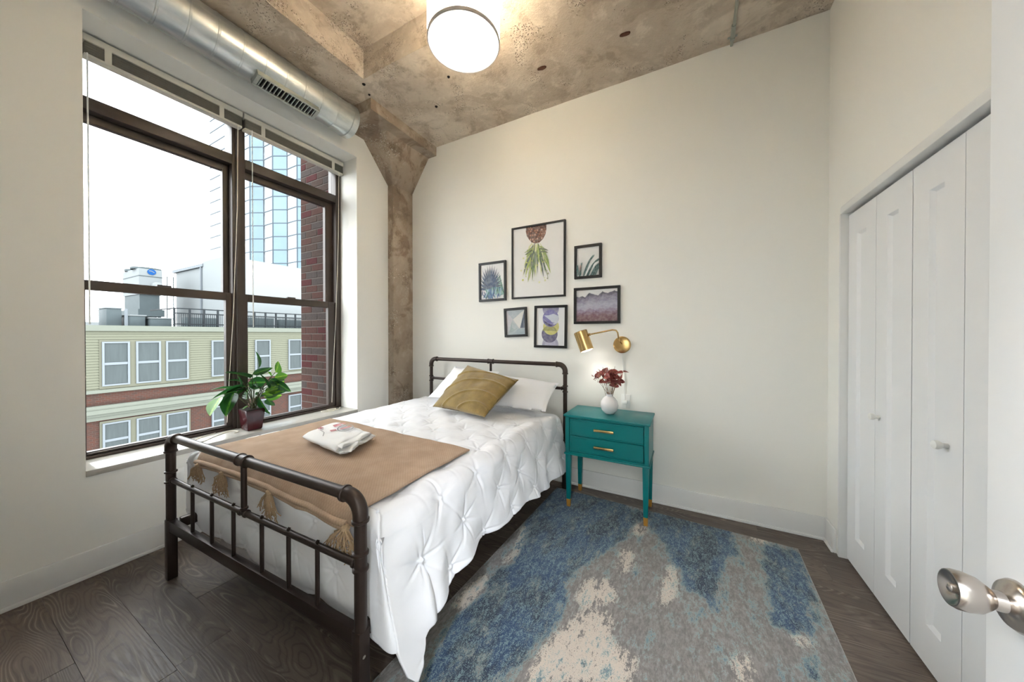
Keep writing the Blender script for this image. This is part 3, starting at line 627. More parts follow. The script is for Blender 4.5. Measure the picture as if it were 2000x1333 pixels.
# ---------------------------------------------------------------- throw blanket with tassels
def throw():
    r = thing('throw_blanket', 'tan woven throw with tassels laid across the foot of the bed', 'blanket', (-1.68, 1.15, .66))
    nx, ny = 110, 80; P = np.zeros((nx, ny, 3)); xs = np.linspace(0, 1, nx)
    path = np.linspace(0, 1, ny)
    for i, a in enumerate(xs):
        for j, b in enumerate(path):
            # from the back edge over the top, then over the foot edge and down
            xb = -2.345+a*1.31; yb = 1.505-a*.055+.012*math.sin(a*9)
            L1 = yb-.835; L = L1+.088; s = b*L
            x = xb+.012*math.sin(s*8)*(1-a*2)*.3
            if s < L1: y = yb-s; z = max(bedmax(x, y, .05), ZT+.012)+.012
            else:
                t = (s-L1); an = min(t/.05, math.pi/2); z = bedmax(x, .835)+.014-.05*(1-math.cos(an))-max(0, t-.0785); y = .835-.05*math.sin(an)
                jx = int(np.clip(np.argmin(np.abs(FOOT[40, :, 0]-x)), 4, FOOT.shape[1]-5)); zi = np.argmin(np.abs(FOOT[:, jx, 2]-z)); fy = FOOT[max(0, zi-6):zi+7, jx-4:jx+5, 1].min()
                y = min(y, fy-.013)
            P[i, j] = (x, y, z + .003*noise.noise(Vector((x*9, y*9, 0))))
    # smooth heights so the throw bridges the pleats
    for _ in range(6): P[:, 1:-1, 1] = (P[:, :-2, 1]+2*P[:, 1:-1, 1]+P[:, 2:, 1])/4; P[:, 1:-1, 2] = (P[:, :-2, 2]+2*P[:, 1:-1, 2]+P[:, 2:, 2])/4; P[1:-1, :, 2] = (P[:-2, :, 2]+2*P[1:-1, :, 2]+P[2:, :, 2])/4
    b = MB().grid(P).build('woven_body', KNIT, r, smooth=True, angle=180)
    bm = bmesh.new(); bm.from_mesh(b.data); bmesh.ops.recalc_face_normals(bm, faces=bm.faces); bm.to_mesh(b.data); bm.free()
    md = b.modifiers.new('thickness', 'SOLIDIFY'); md.thickness = .007; md.offset = 0
    E = P[:, -1]
    hem = [tuple(E[k]+np.array([0, -.006, .004])) for k in range(0, nx, 5)]
    MB().tube(hem, .0115, 10).build('rolled_hem', KNIT, r, smooth=True)
    hem2 = [tuple(E[k]+np.array([0, -.006+.003*math.sin(k), -.014+.002*math.sin(k*.7)])) for k in range(0, nx, 5)]
    MB().tube(hem2, .0075, 8).build('corded_edge', KNIT, r, smooth=True)
    for tx, tilt, ln, wd in ((-2.30, -.30, .085, .075), (-2.03, -.1, .105, .085), (-1.60, .0, .112, .06), (-1.085, -.25, .112, .075)):
        k = int(np.argmin(np.abs(E[:, 0]-tx))); o = Vector(E[k])+Vector((0, -.010, -.006)); mb = MB(); rnd = random.Random(int(tx*100))
        mb.lathe([(.004, .012), (.014, .006), (.016, -.006), (.010, -.014)], o, (0, -.2, 1), 10)
        for q in range(52):
            a = rnd.uniform(-1, 1); dpt = rnd.uniform(-.4, 1); l = ln*rnd.uniform(.6, 1.15); c = rnd.uniform(-.016, .016)
            p0 = o+Vector((a*.010, -dpt*.010, -.004)); p1 = o+Vector((a*wd*.80+tilt*l*.4, -.004-dpt*.012, -l*.42)); p2 = o+Vector((a*wd*.92+tilt*l*.8+c*1.5, -.002-dpt*.010+rnd.uniform(-.006, .006), -l*.8)); p3 = o+Vector((a*wd*.72+tilt*l+c*3, -.002-dpt*.008+rnd.uniform(-.008, .008), -l))
            mb.tube([p0, p1, p2, p3], .0019, 5, False)
        mb.build('tassel', TASSEL, r, smooth=True)
    return r
throw()

# ---------------------------------------------------------------- folded towel
tw = thing('folded_towel', 'folded white towel with red and grey print lying on the throw', 'towel', (-1.75, 1.19, .70))
TA, TB, TC, TD = [np.array(p) for p in ((-1.93, 1.075), (-1.515, 1.02), (-1.60, 1.275), (-2.02, 1.36))]
tz0 = max(bedmax(x, y, .04) for x in np.linspace(-2.0, -1.52, 6) for y in np.linspace(1.05, 1.33, 5))+.018
def towel_layer(k, z0, th, u0, u1, v0, v1):
    n, m_ = 44, 26; out = MB(); P = np.zeros((n, 2*m_, 3))
    for i in range(n):
        u = -1+2*i/(n-1); a = u0+(u1-u0)*(u+1)/2
        for j in range(2*m_):
            s = j/m_; v = -math.cos(math.pi*s) if s <= 1 else math.cos(math.pi*(s-1)); top = s <= 1
            b = v0+(v1-v0)*(v+1)/2; q = (1-a)*((1-b)*TA+b*TD)+a*((1-b)*TB+b*TC)
            e = (1-abs(v)**(4 if v < 0 else 9))**.5*(1-abs(u)**18*.5); wob = .006*noise.noise(Vector((q[0]*14, q[1]*14, k*3)))
            wav = .007*max(0, a-.7)*3*math.sin(q[1]*42+k*2.1)
            P[i, j] = (q[0]+max(0, a-.8)*.16*noise.noise(Vector((q[1]*22, k*5, 1))), q[1]+.006*noise.noise(Vector((q[0]*9, k, 4))), z0+th/2+(th/2*e*(1 if top else -1))+(wob+wav)*(1 if top else .35))
    out.grid(np.concatenate([P, P[:, :1]], axis=1))
    out.f.append(tuple(range(0, 2*m_))); out.f.append(tuple((n-1)*(2*m_+1)+q for q in reversed(range(2*m_))))
    o = out.build('fold', TOWELM, tw, smooth=True, angle=70)
    bm = bmesh.new(); bm.from_mesh(o.data); bmesh.ops.remove_doubles(bm, verts=bm.verts, dist=.0004); bmesh.ops.recalc_face_normals(bm, faces=bm.faces); bm.to_mesh(o.data); bm.free()
towel_layer(0, tz0, .050, 0, .90, 0, .93)
for k, (z, u1, v0, v1) in enumerate(((.001, 1.0, .04, 1.0), (.015, 1.06, .10, 1.04), (.029, .99, .08, 1.0))): towel_layer(k+1, tz0+z, .015, .45, u1, v0, v1)
pr = MB(); zt = tz0+.0545
def onT(a, b): q = (1-a)*((1-b)*TA+b*TD)+a*((1-b)*TB+b*TC); return (q[0], q[1], zt)
def stroke(pts, wdt, col):
    for i in range(len(pts)-1):
        (a0, b0), (a1, b1) = pts[i], pts[i+1]; L = math.hypot(a1-a0, b1-b0) or 1; nx_, ny_ = -(b1-b0)/L*wdt, (a1-a0)/L*wdt
        pr.poly([onT(a0-nx_, b0-ny_), onT(a1-nx_, b1-ny_), onT(a1+nx_, b1+ny_), onT(a0+nx_, b0+ny_)], col)
RED, GRY = (196, 72, 88), (124, 124, 130)
stroke([(.10, .30), (.13, .42)], .020, RED); stroke([(.07, .40), (.16, .33)], .014, RED)
stroke([(.22, .62), (.25, .82), (.32, .9)], .022, RED); stroke([(.27, .60), (.31, .78)], .018, RED)
el = [(.50+.14*math.cos(t), .72+.20*math.sin(t)) for t in np.linspace(0, 2*math.pi, 22)]; stroke(el, .012, GRY)
stroke([(.46, .60), (.52, .84)], .022, RED); stroke([(.52, .60), (.57, .80)], .016, GRY); stroke([(.42, .64), (.46, .84)], .014, GRY)
stroke([(.36, .40), (.42, .52)], .020, RED); stroke([(.40, .38), (.45, .5)], .012, RED); stroke([(.20, .28), (.34, .26), (.46, .12)], .008, GRY)
pr.build('print', ART, tw)

# ---------------------------------------------------------------- rug
def rug():
    BLc, BRc = Vector((-.955, 2.625)), Vector((.616, 2.574)); ux = (BRc-BLc).normalized(); uy = Vector((ux.y, -ux.x)) ; W_ = (BRc-BLc).length; L_ = 2.25
    an = math.atan2(ux.y, ux.x)-R(.6); M = Matrix.Translation((BLc.x, BLc.y, 0)) @ Matrix.Rotation(an, 4, 'Z')
    Mi = M.inverted(); nx, ny = 150, 210; gx = np.linspace(0, W_, nx); gy = np.linspace(-L_, 0, ny)
    def inpoly(pg, X, Y):
        q = [Mi @ Vector((x, y, 0)) for x, y in pg]; ins = np.zeros(X.shape, bool); k = len(q)
        for i in range(k):
            x1, y1, x2, y2 = q[i].x, q[i].y, q[(i+1) % k].x, q[(i+1) % k].y
            c = ((y1 > Y) != (y2 > Y)) & (X < (x2-x1)*(Y-y1)/((y2-y1) or 1e-9)+x1); ins ^= c
        return ins
    X, Y = np.meshgrid(gx, gy, indexing='ij'); bl = np.zeros(X.shape); cr = np.zeros(X.shape)
    for pg in RUG_BLUE: bl = np.maximum(bl, inpoly(pg, X, Y)*1.0)
    for pg in RUG_CREAM: cr = np.maximum(cr, inpoly(pg, X, Y)*1.0)
    def blur(a, n):
        for _ in range(n):
            p = np.pad(a, 1, mode='edge'); a = (p[:-2, 1:-1]+p[2:, 1:-1]+p[1:-1, :-2]+p[1:-1, 2:]+2*a)/6
        return a
    bl, cr = blur(bl, 30), blur(cr, 14); bl = np.clip(bl-.75*cr, 0, 1)
    mb = MB(); P = np.stack([X, Y, np.full(X.shape, .011)], -1); P[..., 2] += .0012*nz(P, 40); mb.grid(P)
    nv = len(mb.v); rim = [i*ny for i in range(nx)]+[(nx-1)*ny+j for j in range(1, ny)]+[i*ny+ny-1 for i in range(nx-2, -1, -1)]+[j for j in range(ny-2, 0, -1)]
    for q in rim: v = mb.v[q]; mb.v.append((v[0], v[1], 0.0005))
    k = len(rim)
    for i in range(k): mb.f.append((rim[i], nv+i, nv+(i+1) % k, rim[(i+1) % k]))
    me = bpy.data.meshes.new('area_rug'); me.from_pydata(mb.v, [], mb.f); me.materials.append(RUGM); me.polygons.foreach_set('use_smooth', [True]*len(me.polygons)); me.set_sharp_from_angle(angle=R(50))
    for nm, a in (('blue', bl), ('cream', cr)):
        at_ = me.attributes.new(nm, 'FLOAT', 'POINT'); d = np.zeros(len(mb.v), np.float32); d[:nv] = a.reshape(-1); d[nv:] = a.reshape(-1)[rim]; at_.data.foreach_set('value', d)
    r = thing('area_rug', 'blue, grey and cream abstract area rug beside the bed', 'rug', (0, 0, 0))
    r.matrix_world = M; o = bpy.data.objects.new('pile', me); COL.objects.link(o); o.parent = r
    b = MB()
    for x0, x1, y0, y1 in ((-.004, W_+.004, -.004, .004), (-.004, .004, -L_, 0), (W_-.004, W_+.004, -L_, 0), (-.004, W_+.004, -L_-.004, -L_+.004)): b.box(x0, x1, y0, y1, .0005, .0105)
    e = b.build('bound_edge', mat('grey_rug_binding', (160, 156, 150), .9, var=.2, vs_=80), bevel=.002, seg=1); e.parent = r
RUG_BLUE = [[(-0.987, 2.607), (-0.562, 2.637), (-0.24, 2.534), (-0.323, 2.207), (-0.432, 1.955), (-0.511, 1.748), (-0.523, 1.564), (-0.518, 1.402), (-0.539, 1.192), (-0.563, 1.061), (-0.85, 0.908), (-0.916, 1.04), (-0.925, 1.248), (-0.929, 1.594), (-0.97, 2.059)], [(-0.286, 2.571), (0.08, 2.616), (0.318, 2.609), (0.265, 2.276), (0.173, 2.069), (0.176, 1.848), (0.131, 1.808), (-0.011, 1.931), (-0.078, 2.093), (-0.146, 2.301)], [(0.451, 2.514), (0.608, 2.544), (0.577, 2.203), (0.546, 1.966), (0.524, 1.856), (0.473, 1.87), (0.359, 1.837), (0.371, 2.002), (0.376, 2.22)], [(0.372, 1.652), (0.469, 1.727), (0.468, 1.638), (0.387, 1.585)], [(0.078, 1.796), (0.142, 1.814), (0.146, 1.739), (0.085, 1.721)], [(0.344, 1.859), (0.441, 1.881), (0.445, 1.827), (0.37, 1.801)]]
RUG_CREAM = [[(-0.975, 1.987), (-0.938, 2.007), (-0.891, 1.875), (-0.846, 1.71), (-0.883, 1.573), (-0.929, 1.594), (-0.926, 1.745)], [(-0.99, 1.452), (-0.926, 1.506), (-0.897, 1.383), (-0.916, 1.236), (-0.988, 1.231), (-0.989, 1.335)], [(-0.331, 2.061), (-0.265, 2.123), (-0.254, 1.929), (-0.28, 1.828), (-0.32, 1.828)], [(-0.075, 2.024), (-0.025, 2.074), (-0.032, 1.806), (-0.094, 1.673), (-0.109, 1.73)], [(-0.298, 2.381), (-0.216, 2.39), (-0.235, 2.254), (-0.293, 2.222)], [(-0.452, 1.737), (-0.322, 1.765), (-0.286, 1.636), (-0.422, 1.531), (-0.479, 1.551)], [(-0.418, 1.517), (-0.287, 1.571), (-0.277, 1.404), (-0.154, 1.396), (-0.175, 1.266), (-0.546, 1.07), (-0.518, 1.251), (-0.474, 1.381)], [(-0.85, 1.225), (-0.798, 1.253), (-0.734, 1.215), (-0.78, 1.163)], [(0.175, 1.559), (0.253, 1.636), (0.248, 1.501), (0.163, 1.456)], [(0.403, 2.623), (0.492, 2.67), (0.455, 2.532), (0.372, 2.506)], [(0.406, 1.806), (0.5, 1.843), (0.465, 1.773), (0.404, 1.761)]]
rug()

# ---------------------------------------------------------------- nightstand
ns = thing('nightstand', 'teal two drawer nightstand with gold handles and tapered legs', 'nightstand', (-.50, 2.53, 0))
nx0, nx1, ny0, ny1 = -.795, -.207, 2.362, 2.712
pbox('top', TEAL, ns, nx0-.010, nx1+.010, ny0-.014, ny1+.004, .700, .716, .004)
bm_ = MB(); bm_.box(nx0, nx0+.03, ny0, ny1, .425, .700); bm_.box(nx1-.03, nx1, ny0, ny1, .425, .700); bm_.box(nx0, nx1, ny1-.015, ny1, .425, .700); bm_.box(nx0+.03, nx1-.03, ny0, ny1, .425, .440); bm_.box(nx0+.03, nx1-.03, ny0, ny1, .688, .700); bm_.box(nx0+.03, nx1-.03, ny0+.012, ny1, .555, .566)
bm_.build('case', TEAL, ns, bevel=.002, seg=1)
pbox('base_moulding', TEAL, ns, nx0-.008, nx1+.008, ny0-.010, ny1+.002, .413, .427, .005)
for z0, z1 in ((.442, .559), (.564, .686)):
    dw = MB(); x0, x1 = nx0+.034, nx1-.034; dw.box(x0, x1, ny0+.004, ny0+.02, z0, z1)
    d = dw.build('drawer', TEAL, ns, bevel=.002, seg=1); fr = MB(); e = .009
    for a in ((x0, x1, z0, z0+e), (x0, x1, z1-e, z1), (x0, x0+e, z0+e, z1-e), (x1-e, x1, z0+e, z1-e)): fr.box(a[0], a[1], ny0+.0005, ny0+.006, a[2], a[3])
    fr.build('raised_edge', TEAL, d, bevel=.0015, seg=1)
    zc = (z0+z1)/2; h = MB(); h.box(-.577, -.437, ny0-.020, ny0-.009, zc-.009, zc+.009); h.box(-.557, -.547, ny0-.010, ny0+.006, zc-.004, zc+.004); h.box(-.467, -.457, ny0-.010, ny0+.006, zc-.004, zc+.004); h.build('handle', BRASS, d, bevel=.002)
for lx, sx in ((nx0+.021, 1), (nx1-.021, -1)):
    for ly, sy, rz in ((ny0+.021, 1, .012), (ny1-.021, -1, 0)):
        def ring(z, h): return [(lx-h-sx*0, ly-h, z), (lx+h, ly-h, z), (lx+h, ly+h, z), (lx-h, ly+h, z)]
        lg = MB().hexa(ring(.055+rz, .0145)+ring(.420, .0205)).build('leg', TEAL, ns, bevel=.002)
        MB().hexa(ring(rz, .0125)+ring(.058+rz, .0152)).build('foot_cap', BRASSD, lg, bevel=.002)

vz = MB().lathe([(.0001, .716), (.030, .716), (.038, .720), (.058, .745), (.066, .778), (.060, .812), (.040, .838), (.025, .848), (.023, .858), (.027, .866), (.024, .866), (.019, .856), (.0001, .85)], (-.503, 2.535, 0), seg=40).build('vase', CERAM, smooth=True)
tag(vz, 'small round white ceramic vase on the teal nightstand', 'vase')
fw = thing('dried_bouquet', 'bunch of dark red dried leaves standing in the white vase', 'bouquet', (-.503, 2.535, .86))
def leaf_mesh(name, m, ln=1.0, wd=.5, nu=10, nv=5, curl=.15, cup=.12, sharp=1.0):
    mb = MB(); P = np.zeros((nu, nv, 3))
    for i in range(nu):
        t = i/(nu-1); w_ = wd/2*(math.sin(math.pi*min(1, t**.75))**.8)*(1-.15*t*sharp)+.004
        for j in range(nv):
            v = j/(nv-1)*2-1; P[i, j] = (t*ln, v*w_, -curl*t*t+cup*abs(v)*w_*1.2)
    mb.grid(P); me = bpy.data.meshes.new(name); me.from_pydata(mb.v, [], mb.f); me.materials.append(m); me.polygons.foreach_set('use_smooth', [True]*len(me.polygons)); me.update(); return me
def place(me, name, parent, a, b, scale=None, roll=0, up=Vector((0, 0, 1)), wscale=1):
    a, b = Vector(a), Vector(b); x = (b-a); L = x.length; x.normalize(); yv = up.cross(x); yv = yv.normalized() if yv.length > 1e-3 else Vector((0, 1, 0)); zv = x.cross(yv)
    Mx = Matrix((x, yv, zv)).transposed().to_4x4(); o = bpy.data.objects.new(name, me); COL.objects.link(o); o.parent = parent
    o.matrix_parent_inverse = Matrix.Translation(-Vector(parent.location)); o.matrix_basis = Matrix.Translation(a) @ Mx @ Matrix.Rotation(roll, 4, 'X') @ Matrix.Diagonal((L, L*wscale, L, 1)); return o
rn = random.Random(12); pet = leaf_mesh('petal', PETAL, wd=1.0, curl=.12, cup=.2)
for k in range(15):
    an = rn.uniform(0, 6.28); tl = rn.uniform(.03, .12) if k else 0; hh = rn.uniform(.08, .20)*(1.2-tl*3.0); o = Vector((-.503, 2.535, .85)); tip = o+Vector((math.cos(an)*tl*1.15, math.sin(an)*tl*.75, hh+.02))
    MB().tube([o+Vector((math.cos(an)*.01, math.sin(an)*.01, -.05)), o+(tip-o)*.5+Vector((0, 0, .01)), tip], .0014, 5).build('stem', mat('dry_brown_stem', (122, 92, 58), .8), fw)
    for q in range(4 if k % 3 else 3):
        d = Vector((rn.uniform(-1, 1), rn.uniform(-1, .5), rn.uniform(-.5, .9))).normalized()*rn.uniform(.042, .062); p = o+(tip-o)*rn.uniform(.6, 1); place(pet, 'petal', fw, p, p+d, roll=rn.uniform(-1.2, 1.2), wscale=rn.uniform(.8, 1.1))
twig = mat('dry_buff_twig', (176, 140, 100), .8)
for k, (dx, dz) in enumerate(((-.13, .155), (-.085, .17), (-.05, .19), (.035, .185), (.07, .165), (.01, .15))):
    o = Vector((-.503, 2.535, .85)); tip = o+Vector((dx, rn.uniform(-.04, .02), dz)); mb = MB(); mb.tube([o, o+(tip-o)*.6+Vector((0, 0, .015)), tip], .0012, 5)
    for q in range(9): p = o+(tip-o)*rn.uniform(.65, 1.02)+Vector((rn.uniform(-.012, .012), rn.uniform(-.01, .01), rn.uniform(-.005, .012))); mb.lathe([(.0001, -.005), (.0035, 0), (.0001, .005)], p, (rn.uniform(-1, 1), rn.uniform(-1, 1), 1), 6)
    mb.build('twig', twig if k % 2 else PETAL, fw)

# ---------------------------------------------------------------- brass wall lamp
sc = thing('wall_lamp', 'brass wall lamp with a cylinder shade above the nightstand', 'lamp', (-.45, YB, 1.235))
MB().lathe([(.0001, .020), (.010, .020), (.060, .018), (.068, .014), (.070, 0)], (-.45, YB, 1.235), (0, -1, 0), 40).build('wall_plate', BRASS, sc, smooth=True, angle=30)
arm = [Vector((-.45, 2.765, 1.245)), Vector((-.452, 2.72, 1.26)), Vector((-.456, 2.655, 1.29)), Vector((-.460, 2.635, 1.335)), Vector((-.472, 2.632, 1.352)), Vector((-.50, 2.632, 1.356)), Vector((-.58, 2.632, 1.340)), Vector((-.668, 2.632, 1.322))]
MB().tube(arm, .0062, 12).build('arm', BRASS, sc, smooth=True)
ax = Vector((.064, 0, -.176)).normalized(); s0 = Vector((-.758, 2.632, 1.345))
MB().lathe([(.0001, 0), (.052, 0), (.056, .004), (.056, .165), (.0535, .165), (.0535, .008), (.0001, .008)], s0, ax, 48).build('shade', BRASS, sc, smooth=True, angle=40)
MB().tube([(-.672, 2.632, 1.321), (-.69, 2.632, 1.318)], .010, 12).build('swivel', BRASS, sc, smooth=True)
MB().lathe([(.012, .03), (.016, .06), (.032, .09), (.050, .125), (.0525, .150), (.045, .166), (.025, .172), (.0001, .173)], s0, ax, 32).build('bulb', m_emit('sconce_bulb_glow', (255, 248, 240), 2.5), sc, smooth=True)
sl_ = bpy.data.lights.new('sconce_light', 'SPOT'); sl_.energy = SCONCE_W; sl_.color = (1, .95, .87); sl_.spot_size = R(125); sl_.spot_blend = .7; sl_.shadow_soft_size = .035
so_ = bpy.data.objects.new('sconce_light', sl_); COL.objects.link(so_); so_.location = s0+ax*.182; so_.rotation_euler = ax.to_track_quat('-Z', 'Y').to_euler(); attach(so_, sc)
MB().tube([(-.447, 2.772, 1.17), (-.444, 2.774, 1.10), (-.436, 2.774, 1.0), (-.430, 2.774, .95), (-.432, 2.774, .86), (-.425, 2.774, .78), (-.418, 2.77, .72)], .0028, 8).build('cord', PLASTW, sc, smooth=True)
pbox('cord_switch', PLASTW, sc, -.437, -.425, 2.765, 2.777, .925, .965, .003)
ol = thing('wall_outlet', 'white wall outlet with plug behind the nightstand vase', 'outlet', (-.42, YB, .77))
pbox('plate', PLASTW, ol, -.455, -.385, YB-.006, YB, .715, .83, .002); MB().box(-.44, -.405, YB-.032, YB-.006, .755, .785).build('plug', PLASTW, ol, bevel=.004)
ol = thing('wall_outlet', 'white wall outlet low on the window wall behind the footboard', 'outlet', (XL, .82, .40))
pbox('plate', PLASTW, ol, XL, XL+.006, .785, .855, .345, .46, .002); pbox('socket', PLASTW, ol, XL+.006, XL+.008, .803, .837, .37, .435)
tag(MB().tube([(-.40, 2.74, .47), (-.405, 2.745, .42), (-.43, 2.75, .395), (-.445, 2.75, .375)], .006, 8).build('hanging_cord', mat('brown_cord', (120, 92, 60), .7), smooth=True), 'short brown cord end hanging below the teal nightstand', 'cord')

# ---------------------------------------------------------------- framed prints
def frame(label, x0, x1, z0, z1, fw_, draw, tilt=0, gap=.0):
    cx, cz = (x0+x1)/2, (z0+z1)/2; W_, H_ = x1-x0, z1-z0
    r = thing('framed_print', label, 'picture', (cx, YB, z0), 'framed prints on the back wall')
    M = Matrix.Translation((cx, YB, cz)) @ Matrix.Rotation(tilt, 4, 'Y')
    f = MB(); d = .022
    P = lambda x, z, y: tuple(M @ Vector((x, y, z)))
    for a in ((-W_/2, W_/2, H_/2-fw_, H_/2), (-W_/2, W_/2, -H_/2, -H_/2+fw_), (-W_/2, -W_/2+fw_, -H_/2+fw_, H_/2-fw_), (W_/2-fw_, W_/2, -H_/2+fw_, H_/2-fw_)): f.box(a[0], a[1], -d, -.001, a[2], a[3], M)
    f.build('frame', BLACKF, r, bevel=.0015, seg=1)
    iw, ih = W_-2*fw_, H_-2*fw_; mb = MB(); k = [0]
    def clipp(pts):
        for axis, lim, sg in ((0, 0, 1), (0, 1, -1), (1, 0, 1), (1, 1, -1)):
            out = []
            for i in range(len(pts)):
                p, q = pts[i], pts[(i+1) % len(pts)]; ip, iq = sg*(p[axis]-lim) >= 0, sg*(q[axis]-lim) >= 0
                if ip: out.append(p)
                if ip != iq: t = (lim-p[axis])/(q[axis]-p[axis]); out.append((p[0]+(q[0]-p[0])*t, p[1]+(q[1]-p[1])*t))
            pts = out
            if len(pts) < 3: return []
        return pts
    def poly(pts, col):
        pts = clipp(pts)
        if len(pts) >= 3: k[0] += 1; mb.poly([P((u-.5)*iw, (v-.5)*ih, -.010-k[0]*.00001) for u, v in pts], col)
    draw(poly, iw/ih); mb.build('print', ART, r); return r
def blade(poly, a, b, w_, col, bend=0, n=6):
    (x0, y0), (x1, y1) = a, b; L = math.hypot(x1-x0, y1-y0) or 1; nx_, ny_ = -(y1-y0)/L, (x1-x0)/L; lft, rgt = [], []
    for i in range(n+1):
        t = i/n; o = bend*math.sin(math.pi*t); h = w_/2*math.sin(math.pi*min(1, (t*.93+.07)))**.8; cx, cy = x0+(x1-x0)*t+nx_*o, y0+(y1-y0)*t+ny_*o; lft.append((cx+nx_*h, cy+ny_*h)); rgt.append((cx-nx_*h, cy-ny_*h))
    for i in range(n): poly([lft[i], lft[i+1], rgt[i+1], rgt[i]], col)
def disc(poly, c, r, col, asp=1, n=28, a0=0, a1=6.2832): poly([(c[0]+r*math.cos(a0+(a1-a0)*i/n), c[1]+r*asp*math.sin(a0+(a1-a0)*i/n)) for i in range(n)], col)
PAPER = (226, 225, 224)
full = [(0, 0), (1, 0), (1, 1), (0, 1)]
def art_pineapple(poly, asp):
    q = random.Random(5); poly(full, PAPER)
    body = [(.27, 1.02), (.26, .95), (.28, .88), (.33, .82), (.38, .78), (.45, .755), (.53, .76), (.60, .80), (.65, .86), (.67, .93), (.67, 1.02)]; poly(body, (104, 66, 50))
    for i in range(9):
        for j in range(8):
            x = .29+.045*i+(.022 if j % 2 else 0); y = .79+.03*j
            if (x-.47)**2/.038+(y-.97)**2/.048 < 1: poly([(x, y-.017), (x+.017, y), (x, y+.014), (x-.017, y)], q.choice(((176, 130, 110), (70, 36, 28), (134, 86, 62), (196, 160, 146), (54, 26, 22))))
    for i in range(64):
        t = q.uniform(-1, 1); y0 = q.uniform(.58, .77); y1 = max(.20, y0-q.uniform(.16, .50)*(1-.35*abs(t))); x1 = .47+t*(.12+.40*(.75-y1))
        blade(poly, (.47+t*.09, y0), (x1, y1), q.uniform(.018, .045), q.choice(((124, 146, 70), (166, 180, 96), (92, 116, 70), (110, 124, 110), (190, 196, 130), (86, 98, 92), (205, 208, 160))), t*.03)
    for i in range(10): s = q.choice((-1, 1)); blade(poly, (.47+s*.06, q.uniform(.62, .72)), (.47+s*q.uniform(.18, .25), q.uniform(.56, .74)), .022, q.choice(((88, 96, 70), (140, 156, 90))), .01)
    for i in range(22): disc(poly, (.47+q.uniform(-.30, .34), q.uniform(.18, .62)), q.uniform(.006, .02), q.choice(((206, 206, 110), (188, 190, 92), (150, 150, 120), (214, 214, 160))), asp, 10)
def art_palm(poly, asp):
    q = random.Random(8); poly(full, PAPER)
    for i in range(26): a = q.uniform(.15, 1.2); blade(poly, (1.0, .1), (1.0-math.cos(a)*.5, .1+math.sin(a)*.7), .04, q.choice(((110, 150, 130), (70, 120, 100), (150, 180, 170))))
    for i in range(44):
        a = math.pi*(.02+.96*i/43); L = .62+.12*math.sin(i*2.1); blade(poly, (.42, .28), (.42+math.cos(a)*L*.75, .28+math.sin(a)*L), .042, q.choice(((20, 44, 72), (28, 58, 92), (38, 66, 104), (30, 52, 70))), .02)
    for i in range(30): a = -math.pi*q.random(); L = q.uniform(.2, .5); blade(poly, (.42, .30), (.42+math.cos(a)*L, .30+math.sin(a)*L*.8), .07, q.choice(((36, 66, 110), (40, 110, 110), (60, 100, 140), (90, 130, 160), (40, 96, 84))))
    for i in range(30): x = q.random(); blade(poly, (x, q.uniform(0, .12)), (x+q.uniform(-.2, .2), q.uniform(.12, .36)), .05, q.choice(((50, 130, 110), (60, 104, 150), (160, 190, 196), (36, 70, 112), (120, 164, 150))))
def art_succulent(poly, asp):
    q = random.Random(3); poly(full, (222, 222, 221))
    for (x0, y0, x1, y1, w_) in ((.30, 0, .72, .62, .16), (.45, -.05, .95, .48, .14), (.62, -.1, 1.05, .34, .2), (.12, -.02, .2, .38, .12), (.02, 0, -.02, .3, .1), (.75, -.1, 1.08, .22, .2)):
        for i in range(26):
            t = i/25; cx, cy = x0+(x1-x0)*t, y0+(y1-y0)*t+.09*math.sin(math.pi*t)
            for s in (-1, 1): blade(poly, (cx, cy), (cx+s*w_*.7*(1-.5*t)*.6+.05, cy+.10), .03, q.choice(((44, 82, 82), (62, 100, 98), (84, 120, 116), (36, 66, 70))))
    for a, b in (((.38, -.02), (.95, .58)), ((.72, .18), (1.02, .46))): blade(poly, a, b, .06, (232, 234, 234), .07, 10)
    blade(poly, (.18, .2), (.2, .42), .05, (130, 92, 84))
def art_mountain(poly, asp):
    q = random.Random(6); poly(full, (224, 223, 222)); n = 60
    rid = [(.0, .80), (.07, .77), (.15, .82), (.22, .77), (.32, .90), (.44, .86), (.54, .80), (.65, .93), (.77, .86), (.93, .94), (1.0, .90)]
    cols = ((112, 106, 122), (126, 120, 140), (142, 138, 158), (158, 156, 174), (168, 168, 184), (160, 156, 176), (138, 124, 146), (122, 98, 114), (114, 82, 92), (110, 76, 82), (106, 72, 78))
    for k, c in enumerate(cols):
        t = k/(len(cols)-1); lvl = .86-.80*t
        top = [(i/n, (np.interp(i/n, [p[0] for p in rid], [p[1] for p in rid])-.86)*max(0, 1-t*1.1)+lvl+(.05*math.sin(i*.42+k*2)+.025*math.sin(i*1.3+k))*(.4 if k else .15)) for i in range(n+1)]
        for i in range(n): poly([(top[i][0], -.01), (top[i+1][0], -.01), top[i+1], top[i]], c)
    for (x, y) in ((.32, .90), (.65, .93), (.93, .94), (.15, .82)): poly([(x, y), (x+.09, y-.10), (x+.02, y-.07), (x-.02, y-.12), (x-.03, y-.05)], (92, 88, 102))
